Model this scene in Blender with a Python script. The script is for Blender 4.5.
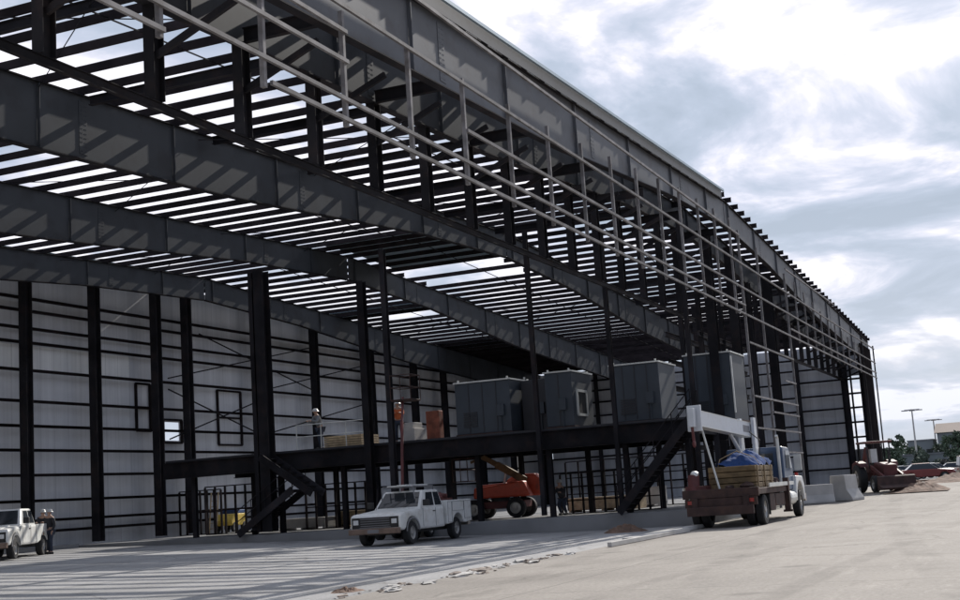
import bpy, bmesh, math, random
from mathutils import Vector, Matrix, noise
random.seed(7)
R = math.radians
scene = bpy.context.scene
for o in list(bpy.data.objects): bpy.data.objects.remove(o)
col = scene.collection

# ------------------------------------------------------------------ camera
YAW, PITCH, ROLL = R(67.236), R(8.589), R(-3.755)
fw = Vector((math.sin(YAW)*math.cos(PITCH), math.cos(YAW)*math.cos(PITCH), math.sin(PITCH)))
rt = Vector((math.cos(YAW), -math.sin(YAW), 0)); up = rt.cross(fw)
r2 = rt*math.cos(ROLL)+up*math.sin(ROLL); u2 = -rt*math.sin(ROLL)+up*math.cos(ROLL)
cd = bpy.data.cameras.new('camera'); cam = bpy.data.objects.new('camera', cd); col.objects.link(cam)
cam.matrix_world = Matrix(((r2.x,u2.x,-fw.x,0),(r2.y,u2.y,-fw.y,0),(r2.z,u2.z,-fw.z,1.5),(0,0,0,1)))
cd.sensor_width = 36; cd.lens = 36*1305.8/960; cd.clip_end = 6000; cd.clip_start = .1
scene.camera = cam

# ------------------------------------------------------------------ sky, sun, exposure
SUN_EL, SUN_AZ = R(32), R(-4.5)      # azimuth measured from the facade direction, minus = out of the building
w = bpy.data.worlds.new('World'); scene.world = w; w.use_nodes = True
nt = w.node_tree; N = nt.nodes; Lk = nt.links; N.clear()
def nd(tree, t, **k):
    n = tree.nodes.new(t)
    for a, b in k.items(): setattr(n, a, b)
    return n
out = nd(nt,'ShaderNodeOutputWorld'); bg = nd(nt,'ShaderNodeBackground'); bg.inputs[1].default_value = .1
sky = nd(nt,'ShaderNodeTexSky', sky_type='NISHITA'); sky.sun_disc = False
sky.sun_elevation = SUN_EL; sky.sun_rotation = R(90)-SUN_AZ; sky.air_density = 1.3; sky.dust_density = 2.5
tc = nd(nt,'ShaderNodeTexCoord'); sp = nd(nt,'ShaderNodeSeparateXYZ'); Lk.new(tc.outputs['Generated'], sp.inputs[0])
mx = nd(nt,'ShaderNodeMath', operation='MAXIMUM'); Lk.new(sp.outputs[2], mx.inputs[0]); mx.inputs[1].default_value = 0.0
ad = nd(nt,'ShaderNodeMath', operation='ADD'); Lk.new(mx.outputs[0], ad.inputs[0]); ad.inputs[1].default_value = .16
dx = nd(nt,'ShaderNodeMath', operation='DIVIDE'); Lk.new(sp.outputs[0], dx.inputs[0]); Lk.new(ad.outputs[0], dx.inputs[1])
dy = nd(nt,'ShaderNodeMath', operation='DIVIDE'); Lk.new(sp.outputs[1], dy.inputs[0]); Lk.new(ad.outputs[0], dy.inputs[1])
cb = nd(nt,'ShaderNodeCombineXYZ'); Lk.new(dx.outputs[0], cb.inputs[0]); Lk.new(dy.outputs[0], cb.inputs[1]); cb.inputs[2].default_value = 14.6
def ramp(tree, stops):
    r = nd(tree,'ShaderNodeValToRGB'); e = r.color_ramp.elements
    while len(e) < len(stops): e.new(.5)
    for el,(p,c) in zip(e, stops):
        el.position = p; el.color = (c if isinstance(c,(tuple,list)) else (c,c,c))+(1,) if not isinstance(c,(tuple,list)) or len(c)==3 else c
    return r
def rampc(tree, stops):
    r = nd(tree,'ShaderNodeValToRGB'); e = r.color_ramp.elements
    while len(e) < len(stops): e.new(.5)
    for el,(p,c) in zip(e, stops):
        if not isinstance(c,tuple): c=(c,c,c)
        el.position = p; el.color = (c[0],c[1],c[2],1)
    return r
n1 = nd(nt,'ShaderNodeTexNoise'); n1.inputs['Scale'].default_value = 2.0; n1.inputs['Detail'].default_value = 7; n1.inputs['Roughness'].default_value = .55; n1.inputs['Distortion'].default_value = .35
Lk.new(cb.outputs[0], n1.inputs['Vector'])
n2 = nd(nt,'ShaderNodeTexNoise'); n2.inputs['Scale'].default_value = .55; n2.inputs['Detail'].default_value = 4; n2.inputs['Distortion'].default_value = .2
Lk.new(cb.outputs[0], n2.inputs['Vector'])
# cloud shade: grey bellies to white edges
cr = rampc(nt, [(.37,(4.7,5.5,6.7)),(.44,(5.5,6.3,7.7)),(.495,(7.2,7.7,9.2)),(.53,(9.6,9.6,10.8)),(.565,(13,12.8,13.6))])
Lk.new(n1.outputs['Fac'], cr.inputs[0])
cov = rampc(nt, [(.40,.70),(.52,1.)]); Lk.new(n2.outputs['Fac'], cov.inputs[0])
mxn = nd(nt,'ShaderNodeMixRGB'); Lk.new(cov.outputs[0], mxn.inputs[0]); Lk.new(cr.outputs[0], mxn.inputs[2])
skb = nd(nt,'ShaderNodeMixRGB', blend_type='MULTIPLY'); skb.inputs[0].default_value=1; skb.inputs[2].default_value=(.42,.50,.66,1)
Lk.new(sky.outputs[0], skb.inputs[1]); Lk.new(skb.outputs[0], mxn.inputs[1])
# thin bright haze towards the horizon
hz = nd(nt,'ShaderNodeMapRange'); Lk.new(mx.outputs[0], hz.inputs[0]); hz.inputs[1].default_value=0; hz.inputs[2].default_value=.22; hz.inputs[3].default_value=.75; hz.inputs[4].default_value=0
mh = nd(nt,'ShaderNodeMixRGB'); Lk.new(hz.outputs[0], mh.inputs[0]); Lk.new(mxn.outputs[0], mh.inputs[1]); mh.inputs[2].default_value=(7.0,7.5,8.4,1)
# the sky is darker and bluer on the side away from the sun
dp = nd(nt,'ShaderNodeVectorMath', operation='DOT_PRODUCT'); Lk.new(tc.outputs['Generated'], dp.inputs[0]); dp.inputs[1].default_value = (math.cos(R(20)),math.sin(R(20)),0)
dm = nd(nt,'ShaderNodeMapRange', interpolation_type='SMOOTHSTEP'); Lk.new(dp.outputs['Value'], dm.inputs[0]); dm.inputs[1].default_value=-.5; dm.inputs[2].default_value=.45
md_ = nd(nt,'ShaderNodeMixRGB'); Lk.new(dm.outputs[0], md_.inputs[0]); md_.inputs[1].default_value=(.46,.52,.62,1); md_.inputs[2].default_value=(1,1,1,1)
mm_ = nd(nt,'ShaderNodeMixRGB', blend_type='MULTIPLY'); mm_.inputs[0].default_value=1; Lk.new(mh.outputs[0], mm_.inputs[1]); Lk.new(md_.outputs[0], mm_.inputs[2])
Lk.new(mm_.outputs[0], bg.inputs[0]); Lk.new(bg.outputs[0], out.inputs[0])
sd = bpy.data.lights.new('sun','SUN'); sd.energy = 5.0; sd.angle = R(.5); sd.color = (1,.95,.88)
sun = bpy.data.objects.new('sun', sd); col.objects.link(sun)
sdir = Vector((math.cos(SUN_EL)*math.cos(SUN_AZ), math.cos(SUN_EL)*math.sin(SUN_AZ), math.sin(SUN_EL)))
sun.rotation_euler = sdir.to_track_quat('Z','Y').to_euler(); sun.location = (0,0,60)
vs = scene.view_settings; vs.view_transform='Standard'; vs.look='None'; vs.exposure=0; vs.gamma=1; vs.use_curve_mapping=False
scene.render.engine='CYCLES'
try: scene.cycles.max_bounces = 6; scene.cycles.diffuse_bounces = 3
except Exception: pass

# ------------------------------------------------------------------ materials
def mat(name, c, rough=.6, metal=0., var=.12, scale=3., bump=0., bscale=40., c2=None, spec=None, wear=None, tint=0., ribs=None):
    m = bpy.data.materials.new(name); m.use_nodes = True; t = m.node_tree; b = t.nodes['Principled BSDF']
    b.inputs['Roughness'].default_value = rough; b.inputs['Metallic'].default_value = metal
    if spec is not None: b.inputs['Specular IOR Level'].default_value = spec
    tcn = nd(t,'ShaderNodeTexCoord'); n = nd(t,'ShaderNodeTexNoise'); n.inputs['Scale'].default_value = scale; n.inputs['Detail'].default_value = 6
    t.links.new(tcn.outputs['Object'], n.inputs['Vector'])
    lo = c2 if c2 else tuple(x*(1-var) for x in c); hi = c if c2 else tuple(min(1,x*(1+var)) for x in c)
    r = rampc(t, [(.35,tuple(lo)),(.65,tuple(hi))]); t.links.new(n.outputs['Fac'], r.inputs[0]); cur = r.outputs[0]
    if wear:
        wc, amt, ws = wear; n3 = nd(t,'ShaderNodeTexNoise'); n3.inputs['Scale'].default_value = ws; n3.inputs['Detail'].default_value = 9; n3.inputs['Roughness'].default_value=.65
        t.links.new(tcn.outputs['Object'], n3.inputs['Vector']); rr = rampc(t, [(.5,0.),(.68,amt)]); t.links.new(n3.outputs['Fac'], rr.inputs[0])
        mm = nd(t,'ShaderNodeMixRGB'); t.links.new(rr.outputs[0], mm.inputs[0]); t.links.new(cur, mm.inputs[1]); mm.inputs[2].default_value = wc+(1,); cur = mm.outputs[0]
    if ribs:   # faint vertical sheet laps and rib lines
        mp = nd(t,'ShaderNodeMapping'); mp.inputs['Scale'].default_value=(1.1,1.1,.03); n4=nd(t,'ShaderNodeTexNoise'); n4.inputs['Scale'].default_value=1.; n4.inputs['Detail'].default_value=5; n4.inputs['Roughness'].default_value=.8
        t.links.new(tcn.outputs['Object'], mp.inputs[0]); t.links.new(mp.outputs[0], n4.inputs['Vector']); r4=rampc(t,[(.35,.84),(.65,1.06)]); t.links.new(n4.outputs['Fac'], r4.inputs[0])
        q4=nd(t,'ShaderNodeMixRGB', blend_type='MULTIPLY'); q4.inputs[0].default_value=1; t.links.new(cur,q4.inputs[1]); t.links.new(r4.outputs[0],q4.inputs[2]); cur=q4.outputs[0]
        sx=nd(t,'ShaderNodeSeparateXYZ'); t.links.new(tcn.outputs['Object'], sx.inputs[0]); sm=nd(t,'ShaderNodeMath',operation='ADD'); t.links.new(sx.outputs[0],sm.inputs[0]); t.links.new(sx.outputs[1],sm.inputs[1])
        fm=nd(t,'ShaderNodeMath',operation='MULTIPLY'); t.links.new(sm.outputs[0],fm.inputs[0]); fm.inputs[1].default_value=1/.9; ff=nd(t,'ShaderNodeMath',operation='FRACT'); t.links.new(fm.outputs[0],ff.inputs[0])
        lt=nd(t,'ShaderNodeMath',operation='LESS_THAN'); t.links.new(ff.outputs[0],lt.inputs[0]); lt.inputs[1].default_value=.06; lm_=nd(t,'ShaderNodeMath',operation='MULTIPLY'); t.links.new(lt.outputs[0],lm_.inputs[0]); lm_.inputs[1].default_value=ribs
        q5=nd(t,'ShaderNodeMixRGB'); t.links.new(lm_.outputs[0],q5.inputs[0]); t.links.new(cur,q5.inputs[1]); q5.inputs[2].default_value=tuple(x*.5 for x in c)+(1,); cur=q5.outputs[0]
    if tint:
        oi=nd(t,'ShaderNodeObjectInfo'); mr=nd(t,'ShaderNodeMapRange'); mr.inputs[3].default_value=1-tint; mr.inputs[4].default_value=1+tint; t.links.new(oi.outputs['Random'],mr.inputs[0])
        q6=nd(t,'ShaderNodeMixRGB', blend_type='MULTIPLY'); q6.inputs[0].default_value=1; t.links.new(cur,q6.inputs[1]); t.links.new(mr.outputs[0],q6.inputs[2]); cur=q6.outputs[0]
    t.links.new(cur, b.inputs['Base Color'])
    if bump:
        nb = nd(t,'ShaderNodeTexNoise'); nb.inputs['Scale'].default_value = bscale; nb.inputs['Detail'].default_value=4; bp = nd(t,'ShaderNodeBump'); bp.inputs['Strength'].default_value = bump; bp.inputs['Distance'].default_value=.02
        t.links.new(tcn.outputs['Object'], nb.inputs['Vector']); t.links.new(nb.outputs['Fac'], bp.inputs['Height']); t.links.new(bp.outputs[0], b.inputs['Normal'])
    return m
M = {}
M['steel'] = mat('dark_primer_steel', (.025,.024,.027), .7, 0, .3, .8, spec=.05, tint=.35, wear=((.055,.038,.034),.45,1.7))
M['matte'] = mat('dull_black_steel', (.018,.016,.017), .9, 0, .2, 1., spec=.0)
M['purlin'] = mat('oxide_red_steel', (.025,.020,.021), .7, 0, .3, 1.5, spec=.05, tint=.4)
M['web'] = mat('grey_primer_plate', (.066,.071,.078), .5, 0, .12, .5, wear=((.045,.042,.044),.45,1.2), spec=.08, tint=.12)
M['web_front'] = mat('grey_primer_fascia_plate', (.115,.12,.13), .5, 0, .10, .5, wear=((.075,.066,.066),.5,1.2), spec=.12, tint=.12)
M['girt'] = mat('light_galvanised_steel', (.20,.19,.19), .6, 0, .3, 2.5, spec=.15, tint=.22, wear=((.09,.07,.06),.6,3.))
M['trim'] = mat('blue_grey_eave_trim', (.33,.42,.48), .45, .2, .1, 1.)
M['clad'] = mat('pale_grey_wall_liner', (.70,.705,.72), .75, 0, .05, .6, wear=((.53,.535,.55),.5,.30), ribs=.25)
M['clad_pale'] = mat('translucent_pale_panel', (.90,.90,.88), .7, 0, .03, 1., ribs=.4)  # panel row with its own paler colour
M['duct'] = mat('blue_grey_unit_sheet', (.042,.052,.064), .6, 0, .1, .9, wear=((.032,.038,.045),.5,.8))
M['duct_dark'] = mat('dark_unit_sheet', (.03,.03,.035), .6, 0, .1, 1.)
M['bright_metal'] = mat('bright_sheet_metal', (.62,.62,.58), .4, .2, .12, 2.)
M['conc_pad'] = mat('raw_concrete', (.24,.24,.24), .9, 0, .15, .5, .3, 20)
M['conc_light'] = mat('pale_concrete', (.48,.46,.43), .9, 0, .12, 1.4, .3, 25)
M['rubble'] = mat('broken_concrete', (.30,.25,.21), .95, 0, .3, 3., .4, 20)
M['dirt'] = mat('brown_dirt', (.16,.10,.07), .95, 0, .35, 2.5, .6, 12)
M['white_paint'] = mat('white_truck_paint', (.74,.74,.71), .35, 0, .05, 1.2, wear=((.42,.38,.32),.5,2.4))
M['grey_paint'] = mat('grey_trim_paint', (.20,.20,.21), .5)
M['glass'] = mat('dark_window_glass', (.03,.035,.04), .08, 0, .05, 1.)
M['rubber'] = mat('black_tyre_rubber', (.022,.022,.023), .85, 0, .2, 4.)
M['rim'] = mat('steel_wheel_rim', (.38,.37,.35), .45, .5, .15, 5.)
M['chrome'] = mat('chrome_bumper', (.55,.50,.45), .3, .8, .1, 4.)
M['bumper'] = mat('brownish_bumper', (.20,.14,.11), .5, .3, .2, 4.)
M['black'] = mat('black_plastic', (.02,.02,.02), .6)
M['lamp'] = mat('clear_headlamp_lens', (.65,.66,.66), .2)
M['red_lamp'] = mat('red_tail_lamp', (.35,.02,.015), .3)
M['rust'] = mat('dark_rusty_truck_frame', (.055,.030,.025), .8, 0, .35, 2.5, wear=((.10,.05,.03),.6,3.))
M['crane_white'] = mat('white_crane_boom_paint', (.62,.64,.66), .4, 0, .06, 2., wear=((.35,.33,.3),.5,2.))
M['blue'] = mat('blue_paint', (.025,.07,.19), .5, 0, .25, 1.5)
M['dkblue'] = mat('dark_blue_cab_paint', (.03,.06,.12), .35, 0, .15, 1.5)
M['tan'] = mat('tan_load_boards', (.17,.115,.055), .8, 0, .35, 3.)
M['red'] = mat('red_machine_paint', (.55,.07,.03), .5, 0, .2, 2., wear=((.12,.05,.04),.6,2.))
M['dkred'] = mat('dull_dark_red_paint', (.11,.028,.026), .6, 0, .3, 2.)
M['orange'] = mat('orange_paint', (.22,.065,.035), .7, 0, .35, 3.)
M['yellow'] = mat('yellow_paint', (.62,.44,.08), .5, 0, .15, 3.)
M['wood'] = mat('pale_lumber', (.42,.32,.20), .85, 0, .25, 4.)
M['skin'] = mat('skin', (.42,.26,.19), .6, 0, .05, 8.)
M['denim'] = mat('dark_denim', (.035,.045,.07), .9, 0, .2, 6.)
M['shirt_dark'] = mat('dark_jacket', (.03,.03,.035), .9, 0, .2, 6.)
M['shirt_grey'] = mat('grey_work_shirt', (.18,.19,.20), .9, 0, .2, 6.)
M['shirt_orange'] = mat('orange_work_vest', (.6,.15,.05), .8, 0, .15, 6.)
M['hat'] = mat('white_hard_hat', (.52,.51,.48), .35, 0, .03, 4.)
M['leaf'] = mat('dull_green_foliage', (.07,.10,.06), .8, 0, .4, .8)
M['leaf2'] = mat('grey_green_foliage', (.10,.125,.09), .8, 0, .4, .8)
M['bark'] = mat('grey_bark', (.12,.10,.08), .9)
M['bldg'] = mat('pale_far_building', (.26,.28,.28), .8, 0, .08, .3)
M['roofbrown'] = mat('brown_far_roof', (.12,.075,.06), .8, 0, .1, .5)
M['grass'] = mat('dry_verge_grass', (.14,.14,.10), .95, 0, .25, .25)
M['asphalt'] = mat('parking_asphalt', (.10,.10,.105), .9, 0, .2, .4)
M['tarp'] = mat('blue_tarpaulin', (.02,.06,.19), .95, 0, .25, 2.)

def ground_mat(name, base, dirty, joint, js):
    m = bpy.data.materials.new(name); m.use_nodes = True; t = m.node_tree; b = t.nodes['Principled BSDF']; b.inputs['Roughness'].default_value=.88
    b.inputs['Specular IOR Level'].default_value=.3
    g = nd(t,'ShaderNodeTexCoord'); cur=None
    def noi(sc, det, stretch=None, rough=.6):
        n = nd(t,'ShaderNodeTexNoise'); n.inputs['Scale'].default_value=sc; n.inputs['Detail'].default_value=det; n.inputs['Roughness'].default_value=rough
        if stretch:
            mp = nd(t,'ShaderNodeMapping'); mp.inputs['Scale'].default_value = stretch[0]; mp.inputs['Rotation'].default_value=(0,0,stretch[1]); t.links.new(g.outputs['Object'], mp.inputs[0]); t.links.new(mp.outputs[0], n.inputs['Vector'])
        else: t.links.new(g.outputs['Object'], n.inputs['Vector'])
        return n.outputs['Fac']
    def mix(f, a, bcol, mode='MIX'):
        q = nd(t,'ShaderNodeMixRGB', blend_type=mode); t.links.new(f, q.inputs[0]); t.links.new(a, q.inputs[1])
        if isinstance(bcol,tuple): q.inputs[2].default_value = bcol+(1,)
        else: t.links.new(bcol, q.inputs[2])
        return q.outputs[0]
    r = rampc(t, [(.3,tuple(x*.86 for x in base)),(.7,tuple(x*1.12 for x in base))]); t.links.new(noi(.35,8), r.inputs[0]); cur=r.outputs[0]
    r = rampc(t, [(.52,0.),(.72,.55)]); t.links.new(noi(.12,9,((1,.35,1),R(20)),.7), r.inputs[0]); cur=mix(r.outputs[0],cur,dirty)
    r = rampc(t, [(.54,0.),(.63,.75)]); t.links.new(noi(1.6,9,((.22,1,1),R(-12)),.8), r.inputs[0]); cur=mix(r.outputs[0],cur,tuple(x*1.22 for x in base))
    r = rampc(t, [(.56,0.),(.7,.5)]); t.links.new(noi(2.3,8,((.15,1,1),R(8)),.75), r.inputs[0]); cur=mix(r.outputs[0],cur,dirty)
    r = rampc(t, [(.35,.76),(.65,1.17)]); t.links.new(noi(14,8,None,.75), r.inputs[0]); f=nd(t,'ShaderNodeMixRGB', blend_type='MULTIPLY'); f.inputs[0].default_value=1; t.links.new(cur,f.inputs[1]); t.links.new(r.outputs[0],f.inputs[2]); cur=f.outputs[0]
    if joint:
        # wandering cracks, tyre tracks and oil drips
        v=nd(t,'ShaderNodeTexVoronoi', feature='DISTANCE_TO_EDGE'); v.inputs['Scale'].default_value=.16; wn=nd(t,'ShaderNodeTexNoise'); wn.inputs['Scale'].default_value=.7; wn.inputs['Detail'].default_value=6
        t.links.new(g.outputs['Object'],wn.inputs['Vector']); wv=nd(t,'ShaderNodeMixRGB', blend_type='ADD'); wv.inputs[0].default_value=1.6; t.links.new(g.outputs['Object'],wv.inputs[1]); t.links.new(wn.outputs['Color'],wv.inputs[2]); t.links.new(wv.outputs[0],v.inputs['Vector'])
        r=rampc(t,[(.0,.55),(.006,0.)]); t.links.new(v.outputs['Distance'],r.inputs[0]); cur=mix(r.outputs[0],cur,(.10,.09,.08))
        for (sc,rot,ph) in ((.55,R(3),0),(.42,R(-7),3.)):
            mp=nd(t,'ShaderNodeMapping'); mp.inputs['Rotation'].default_value=(0,0,rot); mp.inputs['Location'].default_value=(0,ph,0); t.links.new(g.outputs['Object'],mp.inputs[0])
            wt=nd(t,'ShaderNodeTexWave', bands_direction='Y'); wt.inputs['Scale'].default_value=sc*.22; wt.inputs['Distortion'].default_value=5; wt.inputs['Detail'].default_value=1; wt.inputs['Detail Scale'].default_value=.12; t.links.new(mp.outputs[0],wt.inputs['Vector'])
            r=rampc(t,[(.90,0.),(.97,1.)]); t.links.new(wt.outputs['Fac'],r.inputs[0]); r2_=rampc(t,[(.42,0.),(.62,.42)]); t.links.new(noi(.5,7,None,.7),r2_.inputs[0])
            mm=nd(t,'ShaderNodeMath',operation='MULTIPLY'); t.links.new(r.outputs[0],mm.inputs[0]); t.links.new(r2_.outputs[0],mm.inputs[1]); cur=mix(mm.outputs[0],cur,tuple(x*.6 for x in dirty))
        vo=nd(t,'ShaderNodeTexVoronoi'); vo.inputs['Scale'].default_value=.35; t.links.new(wv.outputs[0],vo.inputs['Vector']); r=rampc(t,[(.05,.5),(.13,0.)]); t.links.new(vo.outputs['Distance'],r.inputs[0]); cur=mix(r.outputs[0],cur,tuple(x*.55 for x in dirty))
        s = nd(t,'ShaderNodeSeparateXYZ'); t.links.new(g.outputs['Object'], s.inputs[0]); js_=[]
        for k in (0,1):
            a=nd(t,'ShaderNodeMath',operation='DIVIDE'); t.links.new(s.outputs[k],a.inputs[0]); a.inputs[1].default_value=js
            fr=nd(t,'ShaderNodeMath',operation='FRACT'); t.links.new(a.outputs[0],fr.inputs[0])
            lt=nd(t,'ShaderNodeMath',operation='LESS_THAN'); t.links.new(fr.outputs[0],lt.inputs[0]); lt.inputs[1].default_value=.03/js
            js_.append(lt)
        mj=nd(t,'ShaderNodeMath',operation='MAXIMUM'); t.links.new(js_[0].outputs[0],mj.inputs[0]); t.links.new(js_[1].outputs[0],mj.inputs[1])
        ml=nd(t,'ShaderNodeMath',operation='MULTIPLY'); t.links.new(mj.outputs[0],ml.inputs[0]); ml.inputs[1].default_value=joint
        cur=mix(ml.outputs[0],cur,(.06,.055,.05))
    t.links.new(cur, b.inputs['Base Color'])
    bp=nd(t,'ShaderNodeBump'); bp.inputs['Strength'].default_value=.35; bp.inputs['Distance'].default_value=.02; t.links.new(noi(9,8), bp.inputs['Height']); t.links.new(bp.outputs[0], b.inputs['Normal'])
    return m
M['apron'] = ground_mat('tan_grey_concrete_apron', (.285,.258,.228), (.18,.16,.14), .5, 7.6)  # tan grey is the apron concrete's own colour
M['floor'] = ground_mat('hangar_floor_concrete', (.35,.345,.34), (.20,.20,.20), .5, 7.6)
M['field'] = ground_mat('far_ground', (.22,.20,.17), (.14,.14,.11), 0, 5)

# ------------------------------------------------------------------ mesh helpers
class MB:
    def __init__(s): s.v=[]; s.f=[]; s.m=[]; s.mi=0
    def add(s, vs_, fs):
        k=len(s.v); s.v += [tuple(p) for p in vs_]; s.f += [tuple(i+k for i in f) for f in fs]; s.m += [s.mi]*len(fs)
    def box(s, a, b):
        x0,y0,z0=a; x1,y1,z1=b
        s.add([(x0,y0,z0),(x1,y0,z0),(x1,y1,z0),(x0,y1,z0),(x0,y0,z1),(x1,y0,z1),(x1,y1,z1),(x0,y1,z1)],
              [(0,3,2,1),(4,5,6,7),(0,1,5,4),(1,2,6,5),(2,3,7,6),(3,0,4,7)])
    def bar(s, p, q, wd, ht, hint=(0,0,1), oy=0, oz=0):
        p=Vector(p); q=Vector(q); d=(q-p).normalized(); h=Vector(hint)
        if abs(d.dot(h))>.98: h=Vector((0,1,0))
        a=d.cross(h).normalized(); b=a.cross(d).normalized(); P=[]
        for c in (p,q):
            for i,j in ((-1,-1),(1,-1),(1,1),(-1,1)): P.append(c+a*(oy+i*wd/2)+b*(oz+j*ht/2))
        s.add(P,[(0,1,2,3),(7,6,5,4),(0,4,5,1),(1,5,6,2),(2,6,7,3),(3,7,4,0)])
    def ibar(s, p, q, wd, ht, t=.02, hint=(0,0,1)):
        s.bar(p,q,t,ht-2*t,hint); s.bar(p,q,wd,t,hint,0,ht/2-t/2); s.bar(p,q,wd,t,hint,0,-ht/2+t/2)
    def cbar(s, p, q, wd, ht, t=.015, hint=(0,0,1)):
        s.bar(p,q,t,ht-2*t,hint,-wd/2+t/2); s.bar(p,q,wd,t,hint,0,ht/2-t/2); s.bar(p,q,wd,t,hint,0,-ht/2+t/2)
    def tube(s, pts, rad, n=10, cap=True):
        pts=[Vector(p) for p in pts]; rads = rad if isinstance(rad,(list,tuple)) else [rad]*len(pts); P=[]
        for i,p in enumerate(pts):
            d=(pts[min(i+1,len(pts)-1)]-pts[max(i-1,0)]).normalized(); h=Vector((0,0,1)) if abs(d.z)<.9 else Vector((1,0,0))
            a=d.cross(h).normalized(); b=a.cross(d)
            P += [p+(a*math.cos(2*math.pi*k/n)+b*math.sin(2*math.pi*k/n))*rads[i] for k in range(n)]
        F=[(i*n+k,i*n+(k+1)%n,(i+1)*n+(k+1)%n,(i+1)*n+k) for i in range(len(pts)-1) for k in range(n)]
        if cap: F += [tuple(range(n-1,-1,-1)), tuple((len(pts)-1)*n+k for k in range(n))]
        s.add(P,F)
    def prism(s, poly, y0, y1, axis='y'):   # poly in (x,z) extruded along y
        n=len(poly)
        if axis=='y': P=[(x,y0,z) for x,z in poly]+[(x,y1,z) for x,z in poly]
        else: P=[(y0,x,z) for x,z in poly]+[(y1,x,z) for x,z in poly]
        s.add(P,[tuple(range(n-1,-1,-1)),tuple(range(n,2*n))]+[(i,(i+1)%n,n+(i+1)%n,n+i) for i in range(n)])
    def blob(s, c, r, seed=0, n=2, jit=.25, flat=1.):
        bm=bmesh.new(); bmesh.ops.create_icosphere(bm, subdivisions=n, radius=1)
        P=[]
        for v in bm.verts:
            k=1+jit*noise.noise(v.co*1.7+Vector((seed*3.1,seed*1.7,0)))*2
            P.append((c[0]+v.co.x*r[0]*k, c[1]+v.co.y*r[1]*k, c[2]+v.co.z*r[2]*k*flat))
        s.add(P,[tuple(v.index for v in f.verts) for f in bm.faces]); bm.free()
    def build(s, name, mats, parent=None, smooth=False, bevel=0, loc=None):
        me=bpy.data.meshes.new(name); me.from_pydata(s.v,[],s.f)
        if not isinstance(mats,(list,tuple)): mats=[mats]
        for m in mats: me.materials.append(m)
        for p,mi in zip(me.polygons,s.m): p.material_index=mi
        bm=bmesh.new(); bm.from_mesh(me); bmesh.ops.recalc_face_normals(bm, faces=bm.faces); bm.to_mesh(me); bm.free()
        if smooth:
            for p in me.polygons: p.use_smooth=True
        o=bpy.data.objects.new(name, me); col.objects.link(o)
        if parent is not None: o.parent=parent
        if loc is not None: o.location=loc
        if bevel:
            md=o.modifiers.new('bevel','BEVEL'); md.width=bevel; md.segments=2; md.limit_method='ANGLE'; md.angle_limit=R(35)
        return o
def tag(o,label=None,cat=None,group=None,kind=None):
    if label: o['label']=label
    if cat: o['category']=cat
    if group: o['group']=group
    if kind: o['kind']=kind
    return o
def empty(name,label,cat,loc=(0,0,0),rz=0,group=None):
    o=bpy.data.objects.new(name,None); col.objects.link(o); o.location=loc; o.rotation_euler=(0,0,rz); o.empty_display_size=.3
    return tag(o,label,cat,group)
def copy_tree(o,parent=None):
    c=o.copy(); col.objects.link(c)
    if parent is not None: c.parent=parent
    for ch in list(o.children): copy_tree(ch,c)
    return c

# ------------------------------------------------------------------ terrain
S=.56
def Z(z): return 1.5+S*(z-1.5)
def sstep(x): x=max(0,min(1,x)); return x*x*(3-2*x)
def G(a,b):
    s=sstep((a-50)/25.); return .5*s+(1-s)*.02*max(0,min(b-18,24))
def sheet(name, xs, ys, m, dz=0, kind='structure'):
    b=MB(); n=len(xs)
    b.add([(x,y,G(x,y)+dz) for y in ys for x in xs],[(j*n+i,j*n+i+1,(j+1)*n+i+1,(j+1)*n+i) for j in range(len(ys)-1) for i in range(n-1)])
    o=b.build(name,m,smooth=True); o['kind']=kind; return o
def fr(a,b,st): 
    k=max(1,int(round((b-a)/st))); return [a+(b-a)*i/k for i in range(k+1)]
sheet('ground',[-3000,-600,-150]+fr(-40,160,4)+[250,500,1200,4000],[-4000,-1200,-400,-150,-60]+fr(-30,60,4)+[120,300,900,4000],M['field'],-.012)
sheet('concrete_apron',fr(-30,47,4)[:-1]+fr(47,108,3),[-60,-30,-10]+fr(0,11.0,3.6),M['apron'])
sheet('hangar_floor',fr(-30,47.5,4),fr(11.0,41.0,3),M['floor'],0.0)
sheet('parking_lot',fr(108,230,8),fr(-60,60,10),M['asphalt'],-.004)
pad=MB(); PT=.56
pad.box((47.6,11.75,-.3),(104.3,40.7,PT)); o=pad.build('concrete_pad',M['conc_pad'],bevel=.01); o['kind']='structure'
wf=MB(); wf.box((6.5,40.2,-.2),(47.55,41.3,.62)); o=wf.build('wall_footing',M['conc_pad']); o['kind']='structure'

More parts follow.
